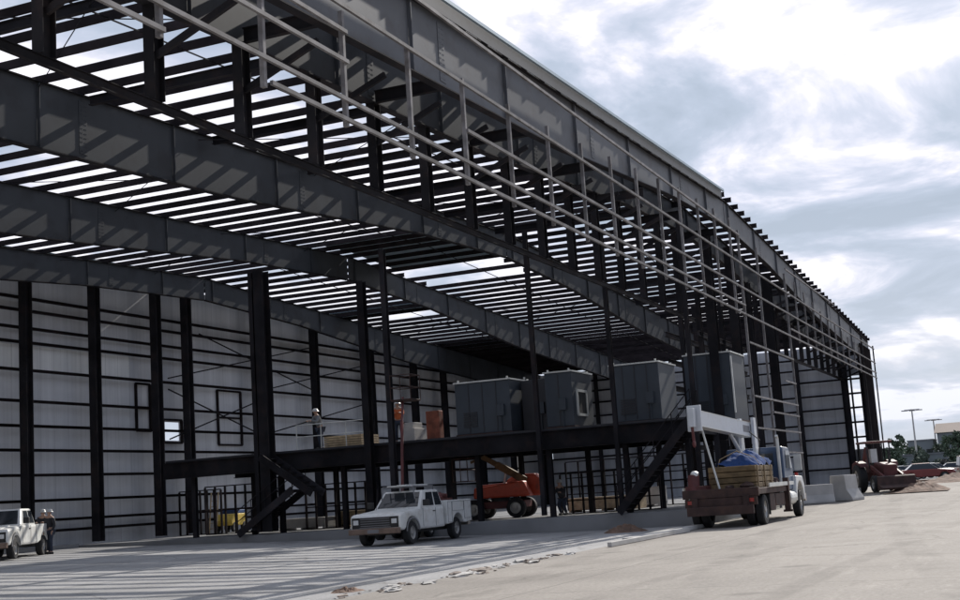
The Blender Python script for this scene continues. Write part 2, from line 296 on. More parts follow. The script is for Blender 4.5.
# ------------------------------------------------------------------ hangar
def rooftop(a): return 21.5+(a-47)*.0377 if a<99.3 else 23.47-(a-99.3)*.0445     # 'u' units
def P(a,b,z): return (S*a,S*b,Z(z))
hangar=empty('steel_hangar','huge half built steel hangar with bare roof frames and unclad front','building',(S*99.3,S*46,0))
hl=hangar.location.copy()
def hb(mb,name,m,**k):
    o=mb.build(name,m,hangar,**k); o.location=-hl; return o
def depth(a):
    d=a if a<99.3 else 198.6-a
    if d<25: return 3.4-(d-12)*.02
    if d<60: return 3.1-(d-25)*.004
    return max(2.0,2.95-(d-60)*.041)
A0,A1=12.,186.
def rafter(b, a0, a1, m, fl=.22):
    mb=MB(); n=max(2,int((a1-a0)/4)); st=[a0+(a1-a0)*i/n for i in range(n+1)]
    t=.012
    tp=[(S*a, Z(rooftop(a)-.45)) for a in st]; bt=[(S*a, Z(rooftop(a)-.45-depth(a))) for a in st]
    y=S*b
    V=[(x,y-t,z) for x,z in tp]+[(x,y-t,z) for x,z in bt]+[(x,y+t,z) for x,z in tp]+[(x,y+t,z) for x,z in bt]
    k=n+1; F=[]
    for i in range(n):
        F+=[(i,i+1,k+i+1,k+i),(2*k+i,3*k+i,3*k+i+1,2*k+i+1)]
    F+=[(0,k,3*k,2*k),(n,2*k+n,3*k+n,k+n)]
    mb.add(V,F)
    mb.mi=1
    for i in range(n):
        for arr,s_ in ((tp,-1),(bt,1)):
            p=(arr[i][0],y,arr[i][1]+s_*.0); q=(arr[i+1][0],y,arr[i+1][1])
            mb.bar(p,q,fl,.03,(0,0,1),0,.012 if s_<0 else -.012)
    mb.mi=0
    a=a0+ (2.5 if a0<50 else 1.0); i=0
    while a<a1-1:
        zt=Z(rooftop(a)-.45)-.02; zb=Z(rooftop(a)-.45-depth(a))+.02
        for sg in (-1,1): mb.box((S*a-.012,y+sg*.015 if sg>0 else y-fl/2+.01,zb),(S*a+.012,y+fl/2-.01 if sg>0 else y-.015,zt))
        if i%2==1:
            zt=Z(rooftop(a+3)-.7); zb=Z(rooftop(a+3)-.2-depth(a+3)); mb.box((S*(a+3)-.16,y-.024,zb),(S*(a+3)+.16,y-.0125,zt))
            for xx in (-.11,-.05,.05,.11):
                zq=zb+.08
                while zq<zt-.04: mb.box((S*(a+3)+xx-.010,y-.029,zq-.010),(S*(a+3)+xx+.010,y-.0245,zq+.010)); zq+=.12
        a+= 9.8; i+=1
    return hb(mb,'rafter',[m,M['steel']])
for b in (20.7,24,39,54,69):
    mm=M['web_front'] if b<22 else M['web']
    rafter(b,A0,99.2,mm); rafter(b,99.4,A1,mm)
    for a,s_ in ((A0+.6,1),(A1-1.0,-1)):   # end columns, tapered
        if b==20.7: continue
        mb=MB(); mb.ibar(P(a,b,-.5),P(a,b,rooftop(a)-3),.30,.55,.02,(1,0,0)); hb(mb,'column',M['steel'])
# purlins
a=A0+.9; pn=0
while a<A1:
    mb=MB(); z=rooftop(a)-.45
    zz=Z(z)+.02
    F_=20.45 if a<97 else 20.15
    for q0,q1 in ([(F_,73.2)] if not (109<a<112 or 114<a<116.5 or 128<a<130.5) else [(F_,43.4),(53.6,73.2)] if a<120 else [(F_,58),(66,73.2)]):
        mb=MB(); mb.cbar((S*a,S*q0,zz+.115),(S*a,S*q1,zz+.115),.07,.212,.010)
        hb(mb,'purlin',M['purlin'])
    a+=2.42; pn+=1
# roof sheets already laid on some bays
for (a0,a1,b0,b1) in ((93.2,99.2,39.3,53.8),(99.4,107.6,39.3,53.8),(124,127.2,54.3,70),(150,186,54.3,70)):
    mb=MB(); mb.bar(P(a0,(b0+b1)/2,rooftop(a0)+.05),P(a1,(b0+b1)/2,rooftop(a1)+.05),S*(b1-b0),.012); hb(mb,'roof_sheet',M['trim'])
# eave trim on the near half
mb=MB()
mb.bar(P(A0,20.12,rooftop(A0)+.02),P(97.2,20.12,rooftop(97.2)+.02),.07,.09)
hb(mb,'eave_trim',M['trim'])
mb=MB(); mb.bar(P(A0,20.3,rooftop(A0)-.22),P(97.2,20.3,rooftop(97.2)-.22),.02,.38); hb(mb,'eave_closure',M['web_front'])
mb=MB(); mb.bar(P(A0,71.9,rooftop(A0)+.05),P(99.2,71.9,rooftop(99.2)+.05),1.9,.02); mb.bar(P(99.4,71.9,rooftop(99.4)+.05),P(A1,71.9,rooftop(A1)+.05),1.9,.02); hb(mb,'roof_sheet',M['trim'])  # strip added over the back bay to block sun stripes on the wall
# light roof rods
for (b0,b1) in ((24,39),(39,54),(54,69)):
    for a in (32,56,80,128,158):
        mb=MB()
        mb.tube([P(a,b0,rooftop(a)-.7),P(a+12,b1,rooftop(a+12)-.7)],.014,6); mb.tube([P(a+12,b0,rooftop(a+12)-.75),P(a,b1,rooftop(a)-.75)],.014,6)
        hb(mb,'brace_rod',M['steel'])
# sag angles between purlins, running along the slope
for b in (31.5,46.5,61.5):
    mb=MB(); mb.bar(P(A0+1,b,rooftop(A0+1)-.32),P(99.2,b,rooftop(99.2)-.32),.03,.03); mb.bar(P(99.4,b,rooftop(99.4)-.32),P(A1-1,b,rooftop(A1-1)-.32),.03,.03)
    hb(mb,'sag_angle',M['steel'])
# header beam line behind the facade (B=24)
def seg(mb,a0,a1,b,z,wd,ht,kind='i'):
    (mb.ibar if kind=='i' else mb.cbar if kind=='c' else mb.bar)(P(a0,b,z),P(a1,b,z),wd,ht)
for a0,a1 in ((A0,100.4),(120,A1-.5)):
    mb=MB(); seg(mb,a0,a1,24,14.15,.08,.17); hb(mb,'header_beam',M['steel'])
a=22.5-5
while a<A1-1:
    if not(100.4<a<119.5):
        mb=MB(); mb.ibar(P(a,24,14.3),P(a,24,rooftop(a)-.5-depth(a)),.22,.30,.018,(1,0,0)); hb(mb,'header_post',M['steel'])
        mb=MB(); mb.bar(P(a,23.9,rooftop(a)-5.2),P(a,20.9,rooftop(a)-4.0),.08,.12); hb(mb,'outrigger_brace',M['steel'])
    a+=4.92
a=27.42
while a<A1-4:
    if not(98<a<119.5):
        z=rooftop(a)-.45-.22; mb=MB(); mb.ibar(P(a,20.9,z),P(a,38.7,z),.14,.24); hb(mb,'strut_beam',M['steel'])
        z=rooftop(a)-3.2; mb=MB(); mb.ibar(P(a,20.8,z),P(a,23.9,z),.12,.30); hb(mb,'strut_beam',M['steel'])
    a+=9.84
# facade girts and posts (B=20)
GB=20.0
def girt(a0,a1,z,m='girt'):
    mb=MB(); mb.bar(P(a0,GB-.12,z),P(a1,GB-.12,z),.06,.075); hb(mb,'girt',M[m])
for z,segs in ((14.15,[(16,27.2),(32.4,100.3),(100.5,186)]),(14.85,[(16,100.3),(120,186)]),(16.2,[(27.3,37.3),(47.2,186)]),
               (17.25,[(32.4,37.3)]),(18.15,[(32,186)]),(20.4,[(16,100.3),(120,150)]),
               (12.0,[(100.5,119.7)]),(7.85,[(100.5,119.7)]),(5.4,[(100.5,119.7)]),(6.85,[(107.6,119.7)]),(9.8,[(114.5,119.7)]),(3.6,[(107.6,119.7)]),
               ):
    for a0,a1 in segs: girt(a0,a1,z,'steel' if a0==173.5 else 'girt')
a=27.1-10
while a<98:
    mb=MB(); mb.bar(P(a,GB,13.95),P(a,GB,rooftop(a)-depth(a)-.1),.09,.085,(1,0,0)); hb(mb,'girt_post',M['girt']); a+=5.02
a=125
while a<172:
    mb=MB(); mb.bar(P(a,GB,13.95),P(a,GB,rooftop(a)-depth(a)-.1),.08,.08,(1,0,0)); hb(mb,'girt_post',M['girt']); a+=5.02
for a in (100.4,107.4,119.8,173.5,185.9):
    mb=MB(); mb.bar(P(a,GB,-1.5),P(a,GB,rooftop(a)-(2.6 if a<150 else 1)),.10,.09,(1,0,0)); hb(mb,'girt_post',M['girt' if a<150 else 'steel'])
for a,b,wd in ((98.6,22.2,.5),(106,22,.42),(119.0,21.5,.5),(122,24,.5),(178.4,20.9,.6),(185.0,21.4,.6)):
    mb=MB(); mb.ibar(P(a,b,-1.5),P(a,b,rooftop(a)-2.6),.40,wd,.02,(1,0,0)); hb(mb,'column',M['steel'])
mb=MB(); mb.box((S*175.2,S*20.45,0.2),(S*186.4,S*20.45+.05,Z(18.2))); hb(mb,'corner_panel',M['matte'])
# stair/clutter steel inside the pier
for a,b,z0,z1 in ((102,24,0,17),(104,26,0,16),(110,24,0,17),(113,27,0,17),(116,24,0,17)):
    mb=MB(); mb.ibar(P(a,b,z0),P(a,b,z1),.2,.25,.015,(1,0,0)); hb(mb,'pier_post',M['steel'])
for z in (4.2,6.2,8.9,11,13.2):
    mb=MB(); mb.ibar(P(101,24,z),P(118.8,24,z),.15,.22); mb.ibar(P(102,26.8,z+.3),P(118,26.8,z+.3),.15,.22); hb(mb,'pier_beam',M['steel'])
# back wall: liner, girts, columns
WB=73.4
WIN=[(98.5,100.9,8.5,10.2)]           # bright opening in the back wall (a0,a1,z0,z1)
def wall_panels(mb, a0,a1,z0f,z1f,axis,pos,holes,t=.06,step=None):
    cuts=sorted(set([a0,a1]+[h[0] for h in holes]+[h[1] for h in holes]+([99.3] if a0<99.3<a1 and axis=='b' else [])))
    for u0,u1 in zip(cuts,cuts[1:]):
        hs=[h for h in holes if h[0]<=u0 and h[1]>=u1]
        zs=[(z0f,None)] if not hs else [(z0f,hs[0][2]),(hs[0][3],None)]
        for q0,q1 in zs:
            zt0=q1 if q1 is not None else z1f(u0); zt1=q1 if q1 is not None else z1f(u1)
            if axis=='b':
                poly=[(S*u0,Z(q0)),(S*u1,Z(q0)),(S*u1,Z(zt1)),(S*u0,Z(zt0))]; mb.prism(poly,S*pos,S*pos+t,'y')
            else:
                poly=[(S*u0,Z(q0)),(S*u1,Z(q0)),(S*u1,Z(zt1)),(S*u0,Z(zt0))]; mb.prism(poly,S*pos,S*pos+t,'x')
mb=MB(); wall_panels(mb,A0,A1+.3,-1.5,lambda a:rooftop(a)-.4,'b',WB,WIN); hb(mb,'wall_liner',M['clad'])
mb=MB(); mb.box((S*A0,S*WB-.012,Z(13.95)),(S*93.8,S*WB-.002,Z(15.8))); hb(mb,'pale_wall_panel',M['clad_pale'])
for z in (1.1,1.95,3.5,5.5,7.45,9.35,11.3,13.75,15.95,17.1,18.5,19.5):
    mb=MB(); mb.cbar(P(A0,72.9,z),P(A1,72.9,z),.14,.125,.02); hb(mb,'girt',M['purlin'])
for a,wd in ((18,.4),(30,.4),(42,.4),(54,.4),(62,.4),(70.5,.4),(79.2,.40),(87.3,.40),(95.6,.40),(100.2,.42),(112.4,.4),(123.4,.42),(136.4,.42),(147.9,.42),(156.8,.36),(168.5,.4),(180,.4)):
    mb=MB(); mb.ibar(P(a,71.8,0),P(a,71.8,rooftop(a)-.6),.42,wd,.03,(1,0,0)); hb(mb,'wall_column',M['steel'])
# window frames waiting in the back wall
for a0,a1,z0,z1,nv,nh in ((94.5,96.5,9.3,13.5,0,1),(107.0,111.0,8.2,13.5,0,1),(98.3,101.1,8.3,10.4,0,0)):
    mb=MB()
    for a in [a0+(a1-a0)*i/(nv+1) for i in range(nv+2)]: mb.box((S*a-.06,S*WB-.12,Z(z0)),(S*a+.06,S*WB-.02,Z(z1)))
    for z in [z0+(z1-z0)*i/(nh+1) for i in range(nh+2)]: mb.box((S*a0,S*WB-.115,Z(z)-.05),(S*a1,S*WB-.025,Z(z)+.05))
    hb(mb,'window_frame',M['purlin'])
for (a0,z0,a1,z1) in ((97.5,8.5,114,13),(97.5,13,114,8.8),(97.5,14,124,19),(102.5,18.5,124,14),(115,9.5,137,13.5),(115,14,137,18)):
    mb=MB(); mb.tube([P(a0,72,z0),P(a1,72,z1)],.038,6); hb(mb,'wall_brace_rod',M['steel'])
# right end wall
EW=186.2
HOL=[(20.6,24.2,4.7,14.8),(67.9,69.2,6.3,8.1)]
mb=MB(); wall_panels(mb,20.6,73.3,-1.5,lambda b:rooftop(A1)-.4,'a',EW,HOL); hb(mb,'wall_liner',M['clad'])
for z in (2.2,4.3,6.35,8.4,10.4,12.35,14.35,16.1,17.6):
    mb=MB(); mb.cbar(P(185.6,24.2,z),P(185.6,72.5,z),.14,.135,.02); hb(mb,'girt',M['purlin'])
    if 4.7<z<14.8:
        mb=MB(); mb.cbar(P(185.9,20.9,z),P(185.9,24.0,z),.10,.15,.02); hb(mb,'girt',M['purlin'])
for b in (23.3,24.5,30.5,46,60):
    mb=MB(); mb.ibar(P(185.2,b,0),P(185.2,b,19),(.12 if b<24 else .16 if b<25 else .3),.25,.02,(1,0,0)); hb(mb,'wall_column',M['steel'])
mb=MB(); wall_panels(mb,20.6,73.3,-1.5,lambda b:rooftop(A0)-.4,'a',A0-.3,[]); hb(mb,'wall_liner',M['clad'])
# interior columns along the mezzanine front
for b,zt,wd in ((20.9,19.5,.16),(26.4,19.5,.16),(32,20,.17),(43.4,20.2,.22),(54,19.9,.48),(54.9,19.9,.2),(45.3,18,.3)):
    mb=MB(); mb.ibar(P(85.2,b,0),P(85.2,b,zt),wd,wd*1.1,.02,(1,0,0)); hb(mb,'interior_column',M['steel'])

# ------------------------------------------------------------------ mezzanine
mz=empty('steel_mezzanine','long dark steel mezzanine deck crossing the hangar on posts','mezzanine',(S*90,S*42,PT))
def pb(par,mb,name,m,**k):
    o=mb.build(name,m,par,**k); o.location=-par.location; return o
ZD=5.95
mb=MB(); mb.box((S*86,S*21.5,Z(ZD)-.13),(S*96,S*64,Z(ZD))); mb.box((S*96,S*21.5,Z(ZD)-.13),(S*105,S*27,Z(ZD))); pb(mz,mb,'deck',M['duct_dark'])
mb=MB(); mb.ibar(P(86,21.3,5.15),P(86,64.2,5.15),.3,.72,.03); pb(mz,mb,'edge_beam',M['steel'])
mb=MB(); mb.ibar(P(96,21.3,5.15),P(96,64.2,5.15),.3,.72,.03); pb(mz,mb,'edge_beam',M['steel'])
for i in range(15):
    b=22+i*3; mb=MB(); mb.ibar(P(86.4,b,5.3),P(95.8,b,5.3),.16,.4,.015); pb(mz,mb,'joist',M['steel'])
for a in (87,95.5,104.5):
    for b in (22,26.4,32,37.5,43.4,48.5,54,62):
        if a>100 and b>27: continue
        mb=MB(); mb.ibar(P(a,b,-.2),P(a,b,5),.2,.2,.02,(1,0,0)); pb(mz,mb,'leg',M['steel'])

def stair(name,label,a,b0,b1,z0,z1,w_=1.1,rail=True):
    st=empty(name,label,'staircase',P(a,(b0+b1)/2,z0))
    n=max(4,int(abs(Z(z1)-Z(z0))/.19))
    for off in (0,w_):
        mb=MB(); mb.bar((S*a+off,S*b0,Z(z0)),(S*a+off,S*b1,Z(z1)),.06,.30); pb(st,mb,'stringer',M['steel'])
        if rail:
            mb=MB()
            for k in range(5):
                t=k/4; y=S*(b0+(b1-b0)*t); z=Z(z0+(z1-z0)*t); mb.tube([(S*a+off,y,z),(S*a+off,y,z+1.0)],.02,6)
            for dz in (1.,.55): mb.tube([(S*a+off,S*b0,Z(z0)+dz),(S*a+off,S*b1,Z(z1)+dz)],.02,6)
            pb(st,mb,'handrail',M['steel'])
    mb=MB()
    for k in range(n):
        t=(k+.5)/n; y=S*(b0+(b1-b0)*t); z=Z(z0+(z1-z0)*t); mb.box((S*a+.03,y-.13,z-.02),(S*a+w_-.03,y+.13,z+.02))
    pb(st,mb,'tread',M['steel'])
    return st
stair('steel_staircase','dark steel stair rising to the mezzanine beside the boom truck',84.6,26.5,21.0,-.1,5.9)
stair('steel_staircase','lower stair flight climbing towards the hangar front near the thick column',84.6,56.5,51.6,-.1,3.0)
stair('steel_staircase','upper stair flight returning to the deck above the landing near the thick column',84.0,49.6,54.0,2.6,5.6,1.0,False)

# air handling units standing on the deck
def unit(name,label,a,b0,b1,z0,z1,m,da=4.5,trim=True,frame=None):
    u=empty(name,label,'air handling unit',P(a,(b0+b1)/2,z0))
    mb=MB(); mb.box(P(a,b0,z0+.12),P(a+da,b1,z1)); pb(u,mb,'housing',M[m],bevel=.02)
    mb=MB(); mb.box((S*a-.03,S*b0-.03,Z(z0)),(S*(a+da)+.03,S*b1+.03,Z(z0+.12))); pb(u,mb,'base_frame',M['rust'])
    if trim:
        mb=MB(); mb.box((S*a-.05,S*b0-.05,Z(z1)+.003),(S*(a+da)+.05,S*b1+.05,Z(z1)+.06)); pb(u,mb,'top_flange',M['bright_metal'])
    mb=MB(); n=int((b1-b0)/1.1)+1
    for i in range(1,n):
        y=S*(b0+(b1-b0)*i/n); mb.box((S*a-.02,y-.02,Z(z0+.2)),(S*a-.001,y+.02,Z(z1)-.05))
    pb(u,mb,'panel_seam',M['duct_dark'])
    mb=MB()
    for k in range(7): mb.box((S*a-.05,S*b1-.95,Z(z0)+.35+k*.09),(S*a-.002,S*b1-.35,Z(z0)+.39+k*.09))
    if b1-b0>2.5: pb(u,mb,'louvre',M['duct_dark'])
    for yy in (S*b0+.12,S*b1-.12):
        for xx in (S*a+.12,S*(a+da)-.12): mb=MB(); mb.box((xx-.03,yy-.03,Z(z1)+.061),(xx+.03,yy+.03,Z(z1)+.15)); pb(u,mb,'lifting_lug',M['bright_metal'])
    mb=MB(); mb.box((S*a-.14,S*b0+.25,Z(z0)+.7),(S*a-.002,S*b0+.55,Z(z0)+1.15)); mb.tube([(S*a-.07,S*b0+.4,Z(z0)+.7),(S*a-.07,S*b0+.4,Z(z0)+.05)],.02,6); pb(u,mb,'control_box',M['duct'])
    if frame:
        mb=MB(); y=S*b0-.02
        x0,x1,q0,q1=S*a+.5,S*(a+da)-.9,Z(z0+.9),Z(z1-1.3)
        for p,q in (((x0,y,q0),(x1,y,q0)),((x0,y,q1),(x1,y,q1)),((x0,y,q0),(x0,y,q1)),((x1,y,q0),(x1,y,q1))): mb.bar(p,q,.10,.10)
        pb(u,mb,'duct_collar',M['bright_metal'])
        mb=MB(); mb.box((x0,y-.008,q0),(x1,y+.004,q1)); pb(u,mb,'painted_dark_opening',M['black'])  # flat black panel painted in for the shade inside the opening
    return u
G_='air handling units on the deck'
for args in (('air_handling_unit','blue grey unit at the left end of the row, beside the rust orange crate',86.8,34.6,38.9,ZD,9.75,'duct'),
             ('air_handling_unit','very dark narrow unit between two blue grey units',88.6,32.2,34.4,ZD,9.7,'duct_dark',4,False),
             ('air_handling_unit','short blue grey unit with a bright framed duct opening on its end',86.8,29.9,31.9,ZD,9.85,'duct',4.5,True,True),
             ('air_handling_unit','wide blue grey unit right of the gap showing the wall',88,23.9,27.4,ZD,10.,'duct'),
             ('air_handling_unit','unit with bright metal edge at the front corner above the crane boom',98.5,21.1,24.7,6.0,11.2,'duct',5,True)):
    u=unit(*args); u['group']=G_
mb=MB(); mb.box((S*98.5-.04,S*21.1-.06,Z(6.6)),(S*98.5+.06,S*21.1-.005,Z(10.9))); o=mb.build('corner_trim',M['bright_metal'],u); o.location=-u.location

# ------------------------------------------------------------------ people
def skin_mesh(name, verts, edges, radii, m, parent=None, sub=2):
    me=bpy.data.meshes.new(name); me.from_pydata([tuple(v) for v in verts],edges,[]); me.materials.append(m)
    o=bpy.data.objects.new(name,me); col.objects.link(o)
    if parent is not None: o.parent=parent
    md=o.modifiers.new('skin','SKIN')
    for i,sv in enumerate(me.skin_vertices[0].data): sv.radius=(radii[i],radii[i]) if not isinstance(radii[i],tuple) else radii[i]; sv.use_root=(i==0)
    sb=o.modifiers.new('sub','SUBSURF'); sb.levels=sub; sb.render_levels=sub
    dg=bpy.context.evaluated_depsgraph_get(); dg.update(); ev=o.evaluated_get(dg); nm=bpy.data.meshes.new_from_object(ev); nm.name=name
    o.modifiers.clear(); o.data=nm
    for p in nm.polygons: p.use_smooth=True
    return o
def person(label, loc, rz, shirt='shirt_dark', pants='denim', hat=True, lean=0., arms='down', group=None, crouch=0.):
    root=empty('person',label,'person',loc,rz,group)
    # x = facing direction, y = left
    L=lean
    hip=Vector((0,0,.94-crouch)); ch=hip+Vector((math.sin(L)*.28,0,math.cos(L)*.28)); nk=hip+Vector((math.sin(L)*.54,0,math.cos(L)*.54))
    hd=nk+Vector((math.sin(L*.6)*.16+.02,0,math.cos(L*.6)*.16)); V=[hip,ch,nk,nk+(hd-nk)*.45,hd,hd+Vector((.005,0,.085))]
    E_=[(0,1),(1,2),(2,3),(3,4),(4,5)]; Rr=[(.15,.11),(.17,.115),(.10,.08),.055,(.075,.09),(.06,.075)]
    def addv(p,par,r): V.append(Vector(p)); E_.append((par,len(V)-1)); Rr.append(r); return len(V)-1
    hands=[]; armi=[]; legi=[]
    for sd_ in (1,-1):
        sh=addv(nk+Vector((0,sd_*.18,-.045)),2,.065)
        if arms=='down': el=nk+Vector((-.03,sd_*.25,-.33)); wr=nk+Vector((.08,sd_*.24,-.57))
        elif arms=='fwd': el=nk+Vector((.12,sd_*.22,-.27)); wr=nk+Vector((.36,sd_*.14,-.22))
        else: el=nk+Vector((-.02,sd_*.27,-.28)); wr=nk+Vector((.10,sd_*.13,-.42)) if sd_>0 else nk+Vector((.30,sd_*.2,-.10))
        e=addv(el,sh,.047); wv=addv(wr,e,.030); d=(wr-el).normalized(); pm=addv(wr+d*.07,wv,(.040,.018)); armi+= [sh,e,wv]
        hands.append((wr+d*.07,d,sd_))
    for sd_ in (1,-1):
        hp=addv(hip+Vector((0,sd_*.10,-.06)),0,.095); kn=addv(Vector((.03+crouch*.8+sd_*.03,sd_*.12,.50-crouch*.5)),hp,.062); an=addv(Vector((-.03+sd_*.05,sd_*.13,.09)),kn,.042)
        to=addv(Vector((.13+sd_*.05,sd_*.14,.035)),an,.035); legi+=[hp,kn,an]
    body=skin_mesh('body',V,E_,Rr,M['skin'],root)
    # fingers, thumb, nose and ears joined into the body mesh
    mb=MB()
    for (p,d,sd_) in hands:
        a=d.cross(Vector((0,0,1))); a=a.normalized() if a.length>.1 else Vector((0,1,0)); c=a.cross(d)
        for k,ln in enumerate((.075,.085,.08,.062)):
            q=p+a*((k-1.5)*.019); mb.tube([q,q+d*ln*.55-c*.006,q+d*ln-c*.03],[.009,.008,.006],6)
        q=p-d*.04+a*sd_*.035; mb.tube([q,q+a*sd_*.02+d*.03,q+a*sd_*.025+d*.06],[.011,.010,.007],6)
    f=(hd-nk).normalized(); mb.tube([hd+Vector((.085,0,.015)),hd+Vector((.11,0,-.02))],[.009,.014],6)
    for sd_ in (1,-1):
        mb.blob(tuple(hd+Vector((-.005,sd_*.083,0))),(.02,.01,.03),1,1,0); mb.blob(tuple(hd+Vector((.082,sd_*.032,.025))),(.010,.014,.008),2,1,0)
    tmp=mb.build('face',M['skin'],None,smooth=True)
    bm=bmesh.new(); bm.from_mesh(body.data); bm.from_mesh(tmp.data); bm.to_mesh(body.data); bm.free(); bpy.data.objects.remove(tmp)
    for p in body.data.polygons: p.use_smooth=True
    # clothing
    idx=[0,1,2]+armi; mp={o_:n_ for n_,o_ in enumerate(idx)}
    ee=[(mp[a],mp[b]) for a,b in E_ if a in mp and b in mp]
    grow=lambda r,g: tuple(x+g for x in r) if isinstance(r,tuple) else r+g
    SV=[V[i] for i in idx]; SV[0]=SV[0]+Vector((0,0,-.03))
    skin_mesh('shirt',SV,ee,[grow(Rr[i],.022) for i in idx],M[shirt],root)
    idx=[0]+legi; mp={o_:n_ for n_,o_ in enumerate(idx)}; ee=[(mp[a],mp[b]) for a,b in E_ if a in mp and b in mp]
    skin_mesh('trousers',[V[i] for i in idx],ee,[grow(Rr[i],.02) for i in idx],M[pants],root)
    mb=MB()
    for sd_ in (1,-1):
        x=.05*sd_; mb.box((x-.08,sd_*.135-.05,0),(x+.20,sd_*.135+.05,.09))
    mb.build('boots',M['black'],root,bevel=.02)
    if hat:
        mb=MB(); n=14
        prof=[(.155,.03),(.15,.045),(.12,.05),(.118,.09),(.095,.135),(.05,.16),(.005,.165)]
        mb.add([(hd.x+math.cos(2*math.pi*k/n)*r*(1.12),hd.y+math.sin(2*math.pi*k/n)*r,hd.z+z) for r,z in prof for k in range(n)],
               [(i*n+k,i*n+(k+1)%n,(i+1)*n+(k+1)%n,(i+1)*n+k) for i in range(len(prof)-1) for k in range(n)])
        mb.build('hard_hat',M['hat'],root,smooth=True)
    else:
        mb=MB(); mb.blob((hd.x-.015,hd.y,hd.z+.055),(.085,.078,.06),3,2,.05); mb.build('hair',M['bark'],root,smooth=True)
    return root

# ------------------------------------------------------------------ vehicles
def wheel(par,x,y,r,wd,out=1,dual=False):
    w_=MB(); n=28; pr=[(r*.60,-wd/2),(r*.93,-wd/2),(r,-wd*.36),(r,wd*.36),(r*.93,wd/2),(r*.60,wd/2)]
    w_.add([(math.cos(2*math.pi*k/n)*q,yy,math.sin(2*math.pi*k/n)*q) for q,yy in pr for k in range(n)],
           [(i*n+k,i*n+(k+1)%n,(i+1)*n+(k+1)%n,(i+1)*n+k) for i in range(len(pr)-1) for k in range(n)]+[((len(pr)-1)*n+k,(len(pr)-1)*n+(k+1)%n,(k+1)%n,k) for k in range(n)])
    o=w_.build('wheel',M['rubber'],par,smooth=False,loc=(x,y,r))
    m_=MB(); yo=out*wd*.36
    pr=[(0.001,yo+out*.03),(r*.18,yo+out*.03),(r*.22,yo-out*.02),(r*.5,yo-out*.035),(r*.56,yo+out*.01),(r*.62,yo+out*.02),(r*.62,-yo)]
    m_.add([(math.cos(2*math.pi*k/n)*q,yy,math.sin(2*math.pi*k/n)*q) for q,yy in pr for k in range(n)],
           [(i*n+k,i*n+(k+1)%n,(i+1)*n+(k+1)%n,(i+1)*n+k) for i in range(len(pr)-1) for k in range(n)])
    m_.build('rim',M['rim'],o)
    return o
def arch(cx,r,z0,n=10):   # wheel arch points from rear to front (x increasing), bottom edge
    return [(cx-r*math.cos(math.pi*k/n), z0+ r*math.sin(math.pi*k/n)) for k in range(n+1)]
def loft(mb, secs):   # secs: list of (x, [(y,z)...]) closed rings
    n=len(secs[0][1]); k=len(secs)
    mb.add([(x,y,z) for x,ring in secs for y,z in ring],[(i*n+j,i*n+(j+1)%n,(i+1)*n+(j+1)%n,(i+1)*n+j) for i in range(k-1) for j in range(n)]+[tuple(range(n-1,-1,-1)),tuple((k-1)*n+j for j in range(n))])
def cab_greenhouse(par, x0,x1,x2,x3,zb,zt,wb,wt,paint,quarter=True):
    """x0 rear base, x1 rear top, x2 front top, x3 front base"""
    mb=MB(); V=[(x0,-wb,zb),(x3,-wb,zb),(x3,wb,zb),(x0,wb,zb),(x1,-wt,zt),(x2,-wt,zt),(x2,wt,zt),(x1,wt,zt)]
    mb.add(V,[(0,3,2,1),(4,5,6,7),(0,1,5,4),(1,2,6,5),(2,3,7,6),(3,0,4,7)]); cabo=mb.build('cab',M[paint],par,bevel=.05)
    def face(mbx,a,b,c,d,u0,u1,v0,v1,off):
        a,b,c,d=[Vector(q) for q in (a,b,c,d)]
        def pt(u,v): return (a*(1-u)+b*u)*(1-v)+(d*(1-u)+c*u)*v
        nrm=(b-a).cross(d-a).normalized()*off
        q=[pt(u0,v0)+nrm,pt(u1,v0)+nrm,pt(u1,v1)+nrm,pt(u0,v1)+nrm]; q2=[p-nrm*1.3 for p in q]
        mbx.add(q+q2,[(0,1,2,3),(7,6,5,4),(0,4,5,1),(1,5,6,2),(2,6,7,3),(3,7,4,0)])
    g=MB(); face(g,V[1],V[2],V[6],V[5],.06,.94,.10,.90,.008); g.build('windshield',M['glass'],par)
    g=MB(); face(g,V[3],V[0],V[4],V[7],.12,.88,.15,.85,.008); g.build('rear_window',M['glass'],par)
    for a,b,c,d in ((V[0],V[1],V[5],V[4]),(V[2],V[3],V[7],V[6])):
        flip = a is V[2]
        sp_=[(.06,.36),(.42,.80)] if quarter else [(.10,.80)]
        for u0,u1 in sp_:
            if flip: u0,u1=1-u1,1-u0
            g=MB(); face(g,a,b,c,d,u0,u1,.12,.86,.008); g.build('side_window',M['glass'],par)
    return cabo
